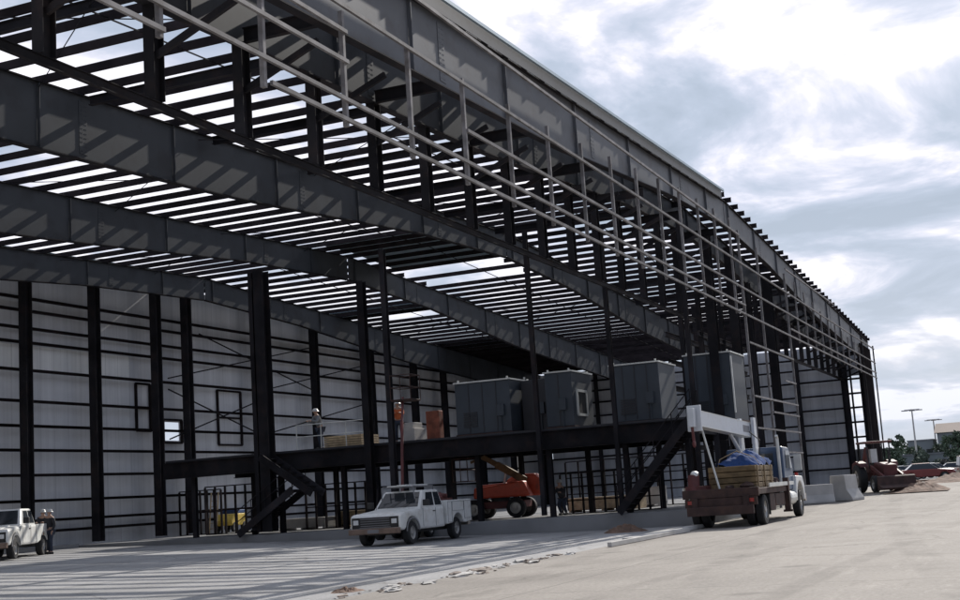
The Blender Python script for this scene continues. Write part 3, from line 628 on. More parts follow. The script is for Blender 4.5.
def pickup(label, loc, rz, service=True, group=None):
    t=empty('pickup_truck',label,'pickup truck',loc,rz,group)
    Wd=.98; r=.39; fx,rx=1.95,-1.75
    # front clip + cab lower body
    prof=[(-.75,.48)]+[(1.35,.48)]+arch(fx,.50,.44)[1:-1]+[(2.55,.50),(2.86,.52),(2.90,.62),(2.90,1.00),(2.84,1.10),(1.40,1.20),(1.20,1.22),(-.75,1.22)]
    mb=MB(); mb.prism(prof,-Wd,Wd); mb.build('body',M['white_paint'],t,bevel=.085)
    mb=MB(); mb.prism([(1.45,1.19),(2.75,1.085),(2.70,1.115),(2.2,1.175),(1.5,1.235)],-.62,.62); mb.build('hood_bulge',M['white_paint'],t,bevel=.02)
    for sg in (-1,1):
        mb=MB(); pts=[(fx+.53*math.cos(math.pi*k/12),.46+.47*math.sin(math.pi*k/12)) for k in range(13)]; pts2=[(fx+.47*math.cos(math.pi*k/12),.46+.41*math.sin(math.pi*k/12)) for k in range(12,-1,-1)]
        mb.prism(pts+pts2,sg*.975,sg*1.0); mb.build('arch_lip',M['grey_paint'],t)
    mb=MB(); mb.box((-.74,-.99,.80),(1.40,-.983,.84)); mb.build('side_moulding',M['grey_paint'],t)
    mb=MB(); mb.tube([(1.25,-.80,1.2),(1.1,-.80,1.95)],.008,5); mb.build('aerial',M['black'],t)
    for yy in (-.35,.15): mb=MB(); mb.bar((1.24,yy,1.26),(.98,yy+.42,1.50),.02,.015); mb.build('wiper',M['black'],t)
    mb=MB(); mb.box((2.93,-.22,.46),(3.09,.22,.58)); mb.build('number_plate',M['grey_paint'],t)
    cab_greenhouse(t,-.75,-.62,.62,1.22,1.20,1.84,.93,.76,'white_paint')
    if service:
        prof=[(-3.0,.62),(-2.45,.56)]+arch(rx,.50,.44)[1:-1]+[(-.85,.56),(-.80,.56),(-.80,1.42),(-3.0,1.42)]
        for sg in (-1,1): mb=MB(); mb.prism(prof,sg*1.04,sg*.62); mb.build('side_locker',M['white_paint'],t,bevel=.03)
        mb=MB(); mb.box((-3.0,-.62,.62),(-.80,.62,.82)); mb.build('bed_floor',M['grey_paint'],t)
        mb=MB()
        for sg in (-1,1):
            for x0,x1,z0,z1 in ((-2.95,-2.32,.72,1.36),(-2.28,-1.25,1.02,1.36),(-1.20,-.85,.62,1.36)):
                y=sg*1.045
                for p,q in (((x0,y,z0),(x1,y,z0)),((x0,y,z1),(x1,y,z1)),((x0,y,z0),(x0,y,z1)),((x1,y,z0),(x1,y,z1))): mb.bar(p,q,.012,.012)
        mb.build('locker_seam',M['grey_paint'],t)
        mb=MB(); mb.box((-2.6,-.5,.82),(-1.5,.45,1.5)); mb.blob((-1.2,.1,1.45),(.30,.35,.25),4,2,.3); mb.blob((-2.0,.2,1.58),(.5,.3,.15),8,2,.35); mb.build('bed_load',M['dkred'],t)
        mb=MB(); mb.tube([(-1.55,-.35,1.45),(-1.25,-.35,1.45)],.17,14); mb.build('hose_reel',M['bright_metal'],t)
        mb=MB()
        for sg in (-1,1): mb.tube([(-.55,sg*.62,1.83),(-.55,sg*.62,1.98),(1.05,sg*.60,2.0),(1.05,sg*.66,1.55)],.022,8)
        for x in (-.5,.2,.9): mb.tube([(x,-.62,1.98),(x,.62,1.98)],.02,8)
        mb.build('roof_rack',M['grey_paint'],t)
        mb=MB(); mb.box((-.9,-.45,2.005),(1.0,-.05,2.045)); mb.box((-.7,.0,2.005),(1.1,.35,2.06)); mb.build('rack_boards',M['white_paint'],t)
    else:
        prof=[(-2.85,.58),(-2.40,.52)]+arch(rx,.50,.44)[1:-1]+[(-.85,.50),(-.80,.50),(-.80,1.22),(-2.85,1.22)]
        mb=MB()
        for sg in (-1,1): mb.prism(prof,sg*.97,sg*.88)
        mb.box((-.88,-.88,.6),(-.80,.88,1.22)); mb.box((-2.85,-.88,.6),(-2.79,.88,1.20)); mb.box((-2.79,-.879,.6),(-.88,.879,.70)); mb.build('cargo_bed',M['white_paint'],t,bevel=.02)
    mb=MB(); mb.box((-2.7,-.5,.36),(2.6,.5,.50)); mb.build('chassis',M['black'],t)
    mb=MB(); mb.box((2.87,-.90,.63),(2.915,.90,1.0)); gr=mb.build('grille',M['black'],t)
    mb=MB()
    for k in range(4): mb.box((2.916,-.56,.70+k*.075),(2.925,.56,.722+k*.075))
    mb.box((2.916,-.60,.64),(2.93,.60,.665)); mb.box((2.916,-.60,.985),(2.93,.60,1.0)); mb.build('grille_bar',M['grey_paint'],gr)
    for sg in (-1,1):
        mb=MB(); mb.box((2.90,sg*.64,.76),(2.935,sg*.84,.92)); mb.build('headlight',M['lamp'],t,bevel=.01)
        mb=MB(); mb.box((1.0,sg*1.0,1.28),(1.16,sg*1.22,1.50)); mb.build('mirror',M['black'],t,bevel=.02)
        mb=MB(); mb.box((-3.01 if service else -2.86,sg*.80,.85),(-2.99 if service else -2.84,sg*.96,1.15)); mb.build('tail_lamp',M['red_lamp'],t)
        mb=MB(); y=sg*.984
        for x in (-.62,.08,1.12): mb.bar((x,y,.55),(x,y,1.2),.012,.010)
        mb.build('door_seam',M['grey_paint'],t)
        mb=MB(); mb.box((.12,sg*.98,1.06),(.30,sg*1.005,1.095)); mb.build('door_handle',M['black'],t)
    mb=MB(); mb.box((2.88,-.97,.42),(3.08,.97,.62)); mb.build('front_bumper',M['bumper'],t,bevel=.03)
    mb=MB(); mb.box((-3.16,-.9,.45),(-2.98,.9,.60)); mb.build('rear_bumper',M['chrome'],t,bevel=.02)
    for x in (fx,rx):
        for sg in (-1,1): wheel(t,x,sg*.84,r,.26,sg)
    return t
PI=math.pi
pickup('white service pickup with roof rack and side lockers, parked on the hangar floor',(43.2,21.35,G(43.2,21.35)+.004),PI)
p2=pickup('white pickup with an open bed at the far left by the pale wall',(39.59,37.0,G(39.6,37)+.004),PI+R(26),service=False)

# boom truck
def boom_truck():
    t=empty('boom_truck','dark rusty boom truck with white crane boom, blue cab and tarp covered load','truck',(43.0,9.95,.004))
    # local x forward (+A), rear end at 0
    mb=MB(); mb.box((.1,-.45,.75),(9.6,-.30,1.0)); mb.box((.1,.30,.75),(9.6,.45,1.0)); mb.box((.3,-.3,.78),(.5,.3,.95)); mb.build('chassis',M['rust'],t)
    mb=MB(); mb.box((0,-1.25,1.02),(5.1,1.25,1.22)); mb.box((-.02,-1.27,.98),(.12,1.27,1.27)); mb.build('flatbed',M['rust'],t,bevel=.015)
    mb=MB(); 
    for sg in (-1,1): mb.box((1.8 if sg<0 else .2,sg*1.26,1.23),(6.4 if sg<0 else 5.0,sg*1.31,1.36))
    mb.build('bed_rail',M['bright_metal'],t)
    mb=MB(); mb.box((-.25,-1.1,.42),(-.05,1.1,.70)); mb.box((-.12,-.95,.62),(.0,-.75,1.0)); mb.box((-.12,.75,.62),(.0,.95,1.0)); mb.build('rear_bumper',M['rust'],t,bevel=.01)
    for sg in (-1,1):
        mb=MB(); mb.box((-.035,sg*1.02-.08,.80),(-.02,sg*1.02+.08,.92)); mb.build('tail_lamp',M['red_lamp'],t)
        mb=MB(); mb.box((.35,sg*1.18-.05,.28),(.40,sg*.72,.95)) if 0 else mb.box((2.1,sg*.72,.30),(2.13,sg*1.20,.98)); mb.build('mud_flap',M['black'],t)
        mb=MB(); mb.box((3.2,sg*.50,.55),(4.9,sg*1.20,.98)); mb.build('tool_box',M['rust'],t,bevel=.02)
        # outriggers
        mb=MB(); mb.box((5.15,sg*1.22-.10,.35),(5.4,sg*1.22+.10,1.5)); mb.box((5.18,sg*1.22-.16,.28),(5.37,sg*1.22+.16,.36)); mb.build('outrigger',M['rust'],t)
    for x in (1.25,):
        for y,o_ in ((1.08,1),(.76,1),(-1.08,-1),(-.76,-1)): wheel(t,x,y,.50,.27,o_)
    for sg in (-1,1): wheel(t,8.5,sg*1.02,.50,.28,sg)
    # crane turret, boom, cylinder
    mb=MB(); mb.box((4.9,-.55,1.22),(5.7,.55,1.75)); mb.tube([(5.25,0,1.7),(5.25,0,2.2)],.36,16); mb.build('crane_base',M['crane_white'],t,bevel=.02)
    mb=MB(); mb.prism([(4.95,2.1),(5.6,2.1),(5.45,3.75),(5.10,3.75)],-.30,-.20); mb.prism([(4.95,2.1),(5.6,2.1),(5.45,3.75),(5.10,3.75)],.20,.30); mb.build('boom_mast',M['crane_white'],t)
    p=Vector((5.35,0,3.30)); q=Vector((-.25,.55,3.62))
    bo=MB(); bo.bar(p,q,.34,.52); bo=bo.build('boom',M['crane_white'],t,bevel=.015)
    d=(q-p).normalized(); sgn=d.cross(Vector((0,0,1))).normalized()
    mb=MB(); mb.bar(p+d*.35,p+d*1.05,.36,.24); mb.build('boom_marking',M['grey_paint'],bo)
    mb=MB(); mb.bar(p+d*.2,q-d*.15,.36,.03,(0,0,1),0,.25); mb.bar(p+d*.2,q-d*.15,.36,.03,(0,0,1),0,-.25); mb.build('boom_flange',M['bright_metal'],bo)
    mb=MB(); mb.bar(q,q+d*.12,.48,.86); mb.bar(q+d*.2,q+d*.42,.20,.62); mb.build('boom_head',M['crane_white'],bo,bevel=.02)
    mb=MB(); mb.tube([q+d*.35+Vector((0,0,-.3)),q+d*.30+Vector((0,0,-.75))],.05,8); mb.blob(tuple(q+d*.30+Vector((0,0,-.85))),(.09,.06,.13),2,2,.1); mb.build('hook_block',M['dkred'],bo)
    mb=MB(); mb.tube([(4.95,0,1.9),tuple(p+d*2.1+Vector((0,0,-.25)))],[.09,.06],10); mb.build('lift_cylinder',M['bright_metal'],t)
    mb=MB(); mb.tube([(.25,.05,1.22),tuple(q-d*.55+Vector((0,0,-.25)))],.035,8); mb.build('boom_rest',M['bright_metal'],t)
    for sg in (-1,1): mb=MB(); mb.box((2.2,min(sg*1.2,sg*.55),.42),(3.1,max(sg*1.2,sg*.55),1.0)); mb.build('side_box',M['rust'],t,bevel=.02)
    mb=MB(); mb.box((-.02,-1.2,.70),(.10,1.2,.97)); mb.build('tail_panel',M['rust'],t)
    # load
    mb=MB()
    for k in range(4): mb.box((.9,-1.05,1.24+k*.19),(3.9,.55,1.40+k*.19))
    for x in (1.1,2.3,3.5): mb.box((x,-1.08,1.22),(x+.1,.58,1.99))
    mb.build('crated_load',M['tan'],t,bevel=.01)
    mb=MB(); n=26; P_=[]
    for i in range(n+1):
        for j in range(17):
            x=1.6+2.7*i/n; y=-1.05+1.5*j/16; h=2.0+.42*math.sin(math.pi*min(1,max(0,i/n)))**.5*math.sin(math.pi*j/16)**.6+.16*noise.noise(Vector((x*2.2,y*2.6,1)))+.05*noise.noise(Vector((x*7,y*7,1)))
            P_.append((x,y,h))
    mb.add(P_,[(i*17+j,i*17+j+1,(i+1)*17+j+1,(i+1)*17+j) for i in range(n) for j in range(16)]); mb.build('tarpaulin',M['tarp'],t)
    mb=MB(); mb.tube([(.35,.95,1.22),(.45,.95,1.75)],.20,12); mb.box((.2,.5,1.23),(.9,1.2,1.40)); mb.build('deck_drum',M['dkred'],t)
    mb=MB(); mb.blob((.4,.9,1.80),(.14,.14,.10),5,2,.2); mb.build('bundled_rag',M['white_paint'],t)
    mb=MB()
    for x in (1.7,3.2): mb.tube([(x,-1.12,1.25),(x,-1.10,1.9),(x,-.9,2.25),(x,-.3,2.5),(x,.3,2.25),(x,.62,1.3)],.015,5)
    mb.build('tie_rope',M['wood'],t)
    mb=MB(); mb.tube([(5.3,.3,2.1),(4.6,.5,1.9),(4.2,.75,1.5),(4.6,1.0,1.3)],.03,6); mb.tube([(5.2,-.35,2.3),(4.9,-.5,2.9),(4.2,-.3,3.2)],.022,6); mb.build('hydraulic_hose',M['black'],t)
    mb=MB(); mb.blob((.9,-.75,1.32),(.28,.2,.12),7,2,.4); mb.blob((4.6,-.9,1.36),(.25,.2,.15),9,2,.4); mb.tube([(.15,-.2,1.30),(.8,-.25,1.30)],.06,8); mb.build('chain_heap',M['rust'],t)
    # cab
    mb=MB(); prof=[(6.1,1.02),(7.9,1.02),(7.95,1.35)]+[(7.95,1.9),(7.4,2.62),(6.15,2.66),(6.1,2.5)]; mb.prism(prof,-1.05,1.05); cb_=mb.build('cab',M['dkblue'],t,bevel=.06)
    mb=MB(); mb.prism([(7.9,.95),(9.55,.95),(9.62,1.1),(9.6,1.62),(8.0,1.80),(7.9,1.8)],-.72,.72); mb.build('hood',M['dkblue'],t,bevel=.05)
    for sg in (-1,1):
        mb=MB(); pts=[(7.72,.62)]+[(8.5-.78*math.cos(math.pi*k/10),.55+.80*math.sin(math.pi*k/10)) for k in range(1,10)]+[(9.28,.62),(9.45,.62),(9.45,1.25),(9.15,1.52),(7.75,1.55),(7.55,.62)]
        mb.prism(pts,sg*.72,sg*1.17); mb.build('fender',M['white_paint'],t,bevel=.03)
        mb=MB(); mb.prism([(6.55,1.85),(7.72,1.85),(7.35,2.5),(6.6,2.5)],sg*1.051,sg*1.065); mb.build('side_window',M['glass'],cb_)
        mb=MB(); mb.box((7.75,sg*1.15,1.75),(7.83,sg*1.42,2.35)); mb.bar((7.7,sg*1.0,2.3),(7.79,sg*1.2,2.3),.03,.03); mb.build('mirror',M['bright_metal'],cb_)
        mb=MB(); mb.tube([(8.9,sg*1.0,1.52),(8.9,sg*1.0,1.66)],.07,10); mb.build('marker_lamp',M['red_lamp'],t)
        mb=MB(); mb.tube([(6.2,sg*.55,.72),(7.4,sg*.55,.72)] if 0 else [(6.1,sg*.95,.75),(7.4,sg*.95,.75)],.27,16); mb.build('fuel_tank',M['bright_metal'],t)
    mb=MB(); mb.box((6.09,-.7,1.95),(6.10-.02,.7,2.42)); mb.build('rear_window',M['glass'],cb_)
    mb=MB(); mb.tube([(5.98,-.92,1.0),(5.98,-.92,2.95),(5.90,-.92,3.05)],.06,10); mb.build('exhaust_stack',M['bright_metal'],t)
    mb=MB(); mb.box((9.55,-1.15,.55),(9.75,1.15,.85)); mb.build('front_bumper',M['chrome'],t)
    mb=MB(); mb.box((4.2,-.5,1.24),(4.85,.5,2.35)); mb.build('hydraulic_tank',M['dkblue'],t,bevel=.04)
    return t
boom_truck()

# orange red boom lift in the bay under the mezzanine
def under_deck_lift():
    t=empty('boom_lift','orange red boom lift with tan boom raised to the left, parked under the mezzanine','lift',(53.3,22.0,PT+.003),R(94))
    mb=MB(); mb.box((-1.25,-.55,.42),(1.25,.55,.72)); mb.build('chassis',M['dkred'],t,bevel=.03)
    for x in (-.95,.95):
        for sg in (-1,1): wheel(t,x,sg*.80,.42,.32,sg)
    mb=MB(); mb.tube([(0,0,.72),(0,0,.88)],.42,18); mb.build('slew_ring',M['black'],t)
    mb=MB(); mb.prism([(-1.75,.88),(-.25,.88),(-.25,1.62),(-.65,1.86),(-1.55,1.84),(-1.85,1.45)],-.78,-.18); mb.build('counterweight',M['red'],t,bevel=.07)
    mb=MB(); mb.prism([(-.2,.88),(1.15,.88),(1.22,1.30),(.9,1.48),(-.2,1.52)],-.80,-.22); mb.build('engine_cover',M['red'],t,bevel=.07)
    mb=MB(); mb.prism([(-1.6,.88),(1.0,.88),(.95,1.35),(-1.3,1.55)],.22,.78); mb.build('tank_cover',M['red'],t,bevel=.07)
    mb=MB()
    for k in range(6): mb.box((.0+k*.14,-.815,1.0),(.06+k*.14,-.801,1.3))
    mb.build('cover_vent',M['black'],t)
    p=Vector((-1.2,0,1.55)); d=Vector((math.cos(R(31)),0,math.sin(R(31))))
    mb=MB(); mb.bar(p,p+d*1.5,.24,.30); mb.bar(p+d*1.4,p+d*2.2,.17,.22); b_=mb.build('boom',M['tan'],t,bevel=.015)
    q=p+d*2.2; mb=MB(); mb.bar(q,q+Vector((.6,0,-.2)),.09,.10)
    mb.build('jib',M['tan'],b_)
    mb=MB(); q=q+Vector((.6,0,-1.0))
    for x,y in ((0,-.5),(.7,-.5),(0,.5),(.7,.5)): mb.tube([tuple(q+Vector((x,y,0))),tuple(q+Vector((x,y,1.0)))],.02,6)
    for z in (0,.5,1.0):
        for a_,c_ in (((0,-.5),(.7,-.5)),((.7,-.5),(.7,.5)),((.7,.5),(0,.5)),((0,.5),(0,-.5))): mb.tube([tuple(q+Vector((a_[0],a_[1],z))),tuple(q+Vector((c_[0],c_[1],z)))],.02,6)
    mb.build('basket',M['rust'],b_)
    mb=MB(); mb.tube([(-.1,0,1.0),tuple(p+d*1.0)],.055,8); mb.build('lift_cylinder',M['bright_metal'],t)
under_deck_lift()

# red tractor near the hangar corner
def tractor():
    t=empty('tractor','dull red backhoe tractor with canopy at the right hangar corner','tractor',(70.6,7.9,G(70.6,7.9)+.01),R(205))
    mb=MB(); mb.prism([(.1,.75),(1.55,.75),(1.6,1.35),(.2,1.5)],-.36,.36); mb.build('hood',M['dkred'],t,bevel=.04)
    mb=MB(); mb.box((-1.3,-.4,.55),(.2,.4,1.05)); mb.box((-.95,-.3,1.05),(-.5,.3,1.35)); mb.build('body',M['dkred'],t,bevel=.03)
    mb=MB(); mb.box((-.9,-.25,1.36),(-.5,.25,1.45)); mb.box((-.95,-.25,1.45),(-.85,.25,1.85)); mb.build('seat',M['black'],t,bevel=.02)
    for sg in (-1,1):
        wheel(t,-.75,sg*.85,.72,.42,sg); wheel(t,1.2,sg*.72,.42,.28,sg)
        mb=MB(); mb.bar((-1.2,sg*.6,1.0),(-1.15,sg*.6,2.5),.06,.06); mb.bar((.1,sg*.55,1.2),(0,sg*.6,2.5),.06,.06); mb.build('canopy_post',M['black'],t)
        mb=MB(); mb.bar((.2,sg*.52,1.3),(1.9,sg*.52,.75),.10,.16); mb.bar((1.9,sg*.52,.8),(2.35,sg*.52,.35),.10,.14); mb.build('loader_arm',M['dkred'],t)
        mb=MB(); mb.prism([(-1.5+.78*0,1.2),(-1.35,1.5),(-.75,1.62),(-.15,1.5),(-.05,1.3),(-.75,1.5),(-1.4,1.2)],sg*.62,sg*1.0); mb.build('fender',M['dkred'],t)
    mb=MB(); mb.box((-1.3,-.72,2.5),(.15,.72,2.6)); mb.build('canopy',M['dkred'],t,bevel=.03)
    mb=MB(); mb.prism([(2.2,.1),(2.9,.1),(2.95,.2),(2.4,.35),(2.35,.75),(2.2,.8)],-.95,.95); mb.build('bucket',M['rust'],t)
    mb=MB(); mb.bar((-1.3,0,.8),(-1.9,0,2.3),.16,.22); mb.bar((-1.9,0,2.3),(-2.7,0,1.3),.13,.18); mb.build('backhoe_arm',M['dkred'],t)
    mb=MB(); mb.prism([(-2.95,.75),(-2.5,.8),(-2.55,1.35),(-2.75,1.35)],-.28,.28); mb.build('backhoe_bucket',M['rust'],t)
    mb=MB(); mb.tube([(.9,.2,1.4),(.9,.2,2.1)],.04,8); mb.build('exhaust',M['black'],t)
    mb=MB(); mb.box((-.35,-.38,1.5),(-.05,-.05,2.2)); mb.build('windscreen_panel',M['bright_metal'],t)
    return t
tractor()

# concrete barrier blocks
def barrier(label,loc,rz,ln,h,wb,wt):
    mb=MB(); n=1
    prof=[(-wb/2,0),(wb/2,0),(wb/2,.10*h),(wt/2+.05,.45*h),(wt/2,h),(-wt/2,h),(-wt/2-.05,.45*h),(-wb/2,.10*h)]
    mb.prism(prof,-ln/2,ln/2); o=mb.build('concrete_barrier',M['conc_light'],None,bevel=.03,loc=loc); o.rotation_euler=(0,0,rz); return tag(o,label,'barrier')
barrier('tapered pale concrete block standing alone in front of the tractor',(63.0,8.75,G(63,8.75)),R(65),1.0,1.18,1.45,.78)
barrier('lower grey concrete block tucked beside the boom truck front wheel',(62.0,9.9,G(62,9.9)),R(20),1.5,.85,1.1,.7)
# scattered light material between the blocks
mb=MB(); mb.bar((66,10.3,G(66,10.3)+.25),(69.3,9.2,G(69,9)+.2),.9,.22); mb.bar((66.5,10.0,G(66,10)+.45),(69.0,9.6,G(69,9)+.40),.5,.12); tag(mb.build('panel_stack',M['conc_light'],None,bevel=.01),'flat pale panels lying behind the tapered concrete block','panels')

# dirt mound
def mound(label,c,rx,ry,h,seed,m,nm='dirt_mound',cat='mound'):
    n=22; V=[];F=[]
    for i in range(n+1):
        for j in range(n+1):
            x=-1+2*i/n; y=-1+2*j/n; rr=math.hypot(x,y)
            hh=max(0,1-rr)**.8*h*(1+.9*noise.noise(Vector((x*3+seed,y*3,seed)))+.35*noise.noise(Vector((x*9+seed,y*9,seed))))
            V.append((x*rx,y*ry,hh-.02))
    F=[(i*(n+1)+j,(i+1)*(n+1)+j,(i+1)*(n+1)+j+1,i*(n+1)+j+1) for i in range(n) for j in range(n)]
    b=MB(); b.add(V,F); o=b.build(nm,m,None,loc=c); return tag(o,label,cat)
mound('low brown dirt pile in front of the red tractor bucket',(69.2,5.95,G(69.2,5.95)),2.6,1.5,.42,3,M['dirt'])
mound('long orange brown dirt strip between the apron and the parked cars',(96,5.6,G(96,5.6)),6,2.6,.5,4,M['dirt'])
mound('small brown dirt heap on the dark floor left of the boom truck',(44.1,13.6,G(44,13.6)+.01),.8,.8,.26,9,M['dirt'])
mound('tiny dark dirt clod pile at the slab edge near the bottom of the picture',(20.9,11.7,.01),.42,.3,.09,5,M['dirt'])

# broken concrete strewn along the slab edge
random.seed(11); mb=MB()
for i in range(55):
    a=19.0+random.random()**.8*11.5; b=11.05+random.gauss(0,.22)
    k=random.random()**3; sx,sy,sz=.03+.30*k,.03+.12*k,.012+.035*k
    mb.mi=0 if random.random()<.6 else 1
    mb.blob((a,b,sz*.3+.008),(sx,sy,sz),i,2 if k>.2 else 1,.5)
o=mb.build('rubble',[M['rubble'],M['conc_light']]); tag(o,'strip of pale broken concrete rubble along the slab edge in front','rubble',None,'stuff')

# pale curb forms lying along the edge
for (x0,y0,x1,y1,lab) in ((35.6,10.95,44.4,11.02,'long pale kerb form ending behind the boom truck'),(33.2,10.72,41.0,10.62,'thinner pale form board lying on the apron beside the kerb')):
    mb=MB(); mb.bar((x0,y0,.07),(x1,y1,.07),.34 if 'kerb form' in lab else .12,.12); tag(mb.build('kerb_form',M['conc_light'],None,bevel=.01),lab,'kerb')

# people
person('person in dark jacket and white hard hat at the right end of the pickup bed',(42.1,37.05,G(42.1,37.05)),R(170),'shirt_dark')
person('person in dark clothes standing beside another at the tailgate, arms forward',(42.9,38.05,G(42.9,38.05)),R(200),'shirt_dark','denim',True,.15,'fwd')
ZM=Z(ZD)
person('person in orange vest on the mezzanine left of the rust orange crate',(49.6,24.9,ZM),R(200),'shirt_orange','denim',True,.25,'fwd')
person('person in dark clothes bending on the mezzanine beside the lumber stack',(49.4,28.6,ZM),R(150),'shirt_grey','denim',True,.3,'fwd')
person('person crouching low on the floor under the mezzanine between thin posts',(51.8,18.6,PT),R(180),'shirt_dark','denim',True,.5,'fwd',None,.25)

# things on the deck
def simple(name,mb,m,label,cat,group=None,**k): return tag(mb.build(name,M[m],None,**k),label,cat,group)
mb=MB(); mb.box((48.6,22.55,ZM),(49.0,23.15,ZM+1.15)); simple('upright_crate',mb,'orange','rust orange upright crate standing left of the row of grey units','crate',bevel=.02)
mb=MB(); 
for k in range(5): mb.box((48.8,26.3,ZM+.01+k*.10),(50.4,28.1,ZM+.09+k*.10))
simple('lumber_stack',mb,'wood','stack of brownish boards on the mezzanine edge','lumber')
mb=MB(); mb.box((49.0,23.9,ZM),(50.2,24.5,ZM+.55)); mb.box((49.1,24.0,ZM+.55),(50.0,24.4,ZM+.8)); simple('material_crate',mb,'conc_light','pale crate of parts beside the worker in the orange vest','crate',bevel=.02)
mb=MB()
for b in (25.6,26.8,28.0,29.2): mb.tube([(48.4,b,ZM),(48.4,b,ZM+1.05)],.025,6)
for dz in (.55,1.05): mb.tube([(48.4,25.6,ZM+dz),(48.4,29.2,ZM+dz)],.022,6)
simple('guard_rail',mb,'bright_metal','short pale guard rail at the mezzanine edge in front of the lumber','railing')
# manlift rising next to the thick column
t=empty('boom_lift','thin rust red lift arm rising past the deck beside the lone column','lift',(46.6,23.4,G(46.6,23.4)))
mb=MB(); mb.box((-1.0,-.7,.35),(1.0,.7,.9)); mb.build('base',M['dkred'],t,bevel=.05)
for x in (-.7,.7):
    for sg in (-1,1): wheel(t,x,sg*.72,.33,.22,sg)
mb=MB(); mb.bar((-.5,-.2,.9),(.3,0,4.6),.10,.12); mb.bar((.3,0,4.6),(.9,.2,5.6),.08,.10); mb.build('arm',M['dkred'],t)
mb=MB(); 
for x,y in ((.6,-.3),(1.5,-.3),(.6,.6),(1.5,.6)): mb.tube([(x,y,5.5),(x,y,6.5)],.02,6)
for z in (5.5,6.0,6.5):
    for p,q in (((.6,-.3),(1.5,-.3)),((1.5,-.3),(1.5,.6)),((1.5,.6),(.6,.6)),((.6,.6),(.6,-.3))): mb.tube([(p[0],p[1],z),(q[0],q[1],z)],.02,6)
mb.box((.6,-.3,5.45),(1.5,.6,5.5)); mb.build('basket',M['rust'],t)

# metal stud frames under the deck
def studs(label,x,y0,y1,h,n,rails=2,m='purlin'):
    t=empty('stud_frame',label,'wall frame',(x,(y0+y1)/2,PT),0,'stud frames under the mezzanine'); hy=(y1-y0)/2
    for i in range(n+1):
        y=-hy+2*hy*i/n; mb=MB(); mb.cbar((0,y,.03),(0,y,h-.03),.07,.10,.012,(1,0,0)); mb.build('stud',M[m],t)
    for z in [0.02]+[h*(k+1)/rails for k in range(rails)]:
        mb=MB(); mb.bar((0,-hy,z),(0,hy,z),.10,.05); mb.build('rail',M[m],t)
    return t
studs('dark stud frame with tall openings just left of the thick column',53.6,33.6,37.6,2.3,7)
studs('dark stud frame behind the lower stair flight',55.5,38.0,42.0-1.5,2.2,6)
studs('dark stud frame standing right of the stair landing',52.3,27.6,31.2,2.0,7)
studs('dark stud frame on the bright strip right of the red telehandler',52.5,14.6,18.9,1.7,9,3)
studs('short dark stud frame at the far right under the stair',54.5,12.6,14.0,1.6,3,3)
studs('long dark stud frame behind the telehandler towards the end wall',62,14,22,2.4,12,3)
mb=MB()
for y in (-.22,.22): mb.bar((57.0,39.6+y,PT),(57.3,39.6+y,PT+2.1),.05,.05)
for k in range(7): mb.bar((57.0+k*.04,39.38,PT+.25+k*.28),(57.0+k*.04,39.82,PT+.25+k*.28),.04,.03)
simple('step_ladder',mb,'wood','pale ladder leaning at the left end under the mezzanine','ladder')
t=empty('utility_cart','small yellow utility cart at the left end under the mezzanine','cart',(58.5,40.0-.2,PT),R(190)); t.location=(58.8,41.9-2.2,PT)
mb=MB(); mb.prism([(-.9,.35),(.9,.35),(1.0,.6),(.6,.95),(-.9,.95)],-.5,.5); mb.build('body',M['yellow'],t,bevel=.04)
mb=MB(); mb.box((-.85,-.45,.96),(.1,.45,1.15)); mb.build('seat',M['blue'],t,bevel=.03)
for x in (-.6,.65):
    for sg in (-1,1): wheel(t,x,sg*.46,.26,.16,sg)
for i,(x,y,dx,dy,h,m_,lab) in enumerate(((53.5,31.8,.7,1.2,.5,'conc_light','low pale pallet load right of the thick column base'),(54.4,29.6,.6,.9,.7,'wood','tan crate standing between thin posts left of the service pickup'),
    (56.5,25.9,.8,.6,.9,'blue','blue drum-like bin under the deck behind the service pickup'),(57.5,18.5,.8,1.6,.6,'wood','low tan lumber bundle right of the telehandler'),(60.5,17.4,.7,.7,.9,'conc_light','pale box in the shade below the deck near the right stair'))):
    mb=MB(); mb.box((-dx,-dy,.10),(dx,dy,h)); 
    for yy in (-dy+.05,0,dy-.05): mb.box((-dx,yy-.05,0),(dx,yy+.05,.099))
    mb.box((-dx-.02,-dy-.02,h),(dx+.02,dy+.02,h+.03)); simple('pallet_load',mb,m_,lab,'crate',bevel=.01,loc=(x,y,PT))

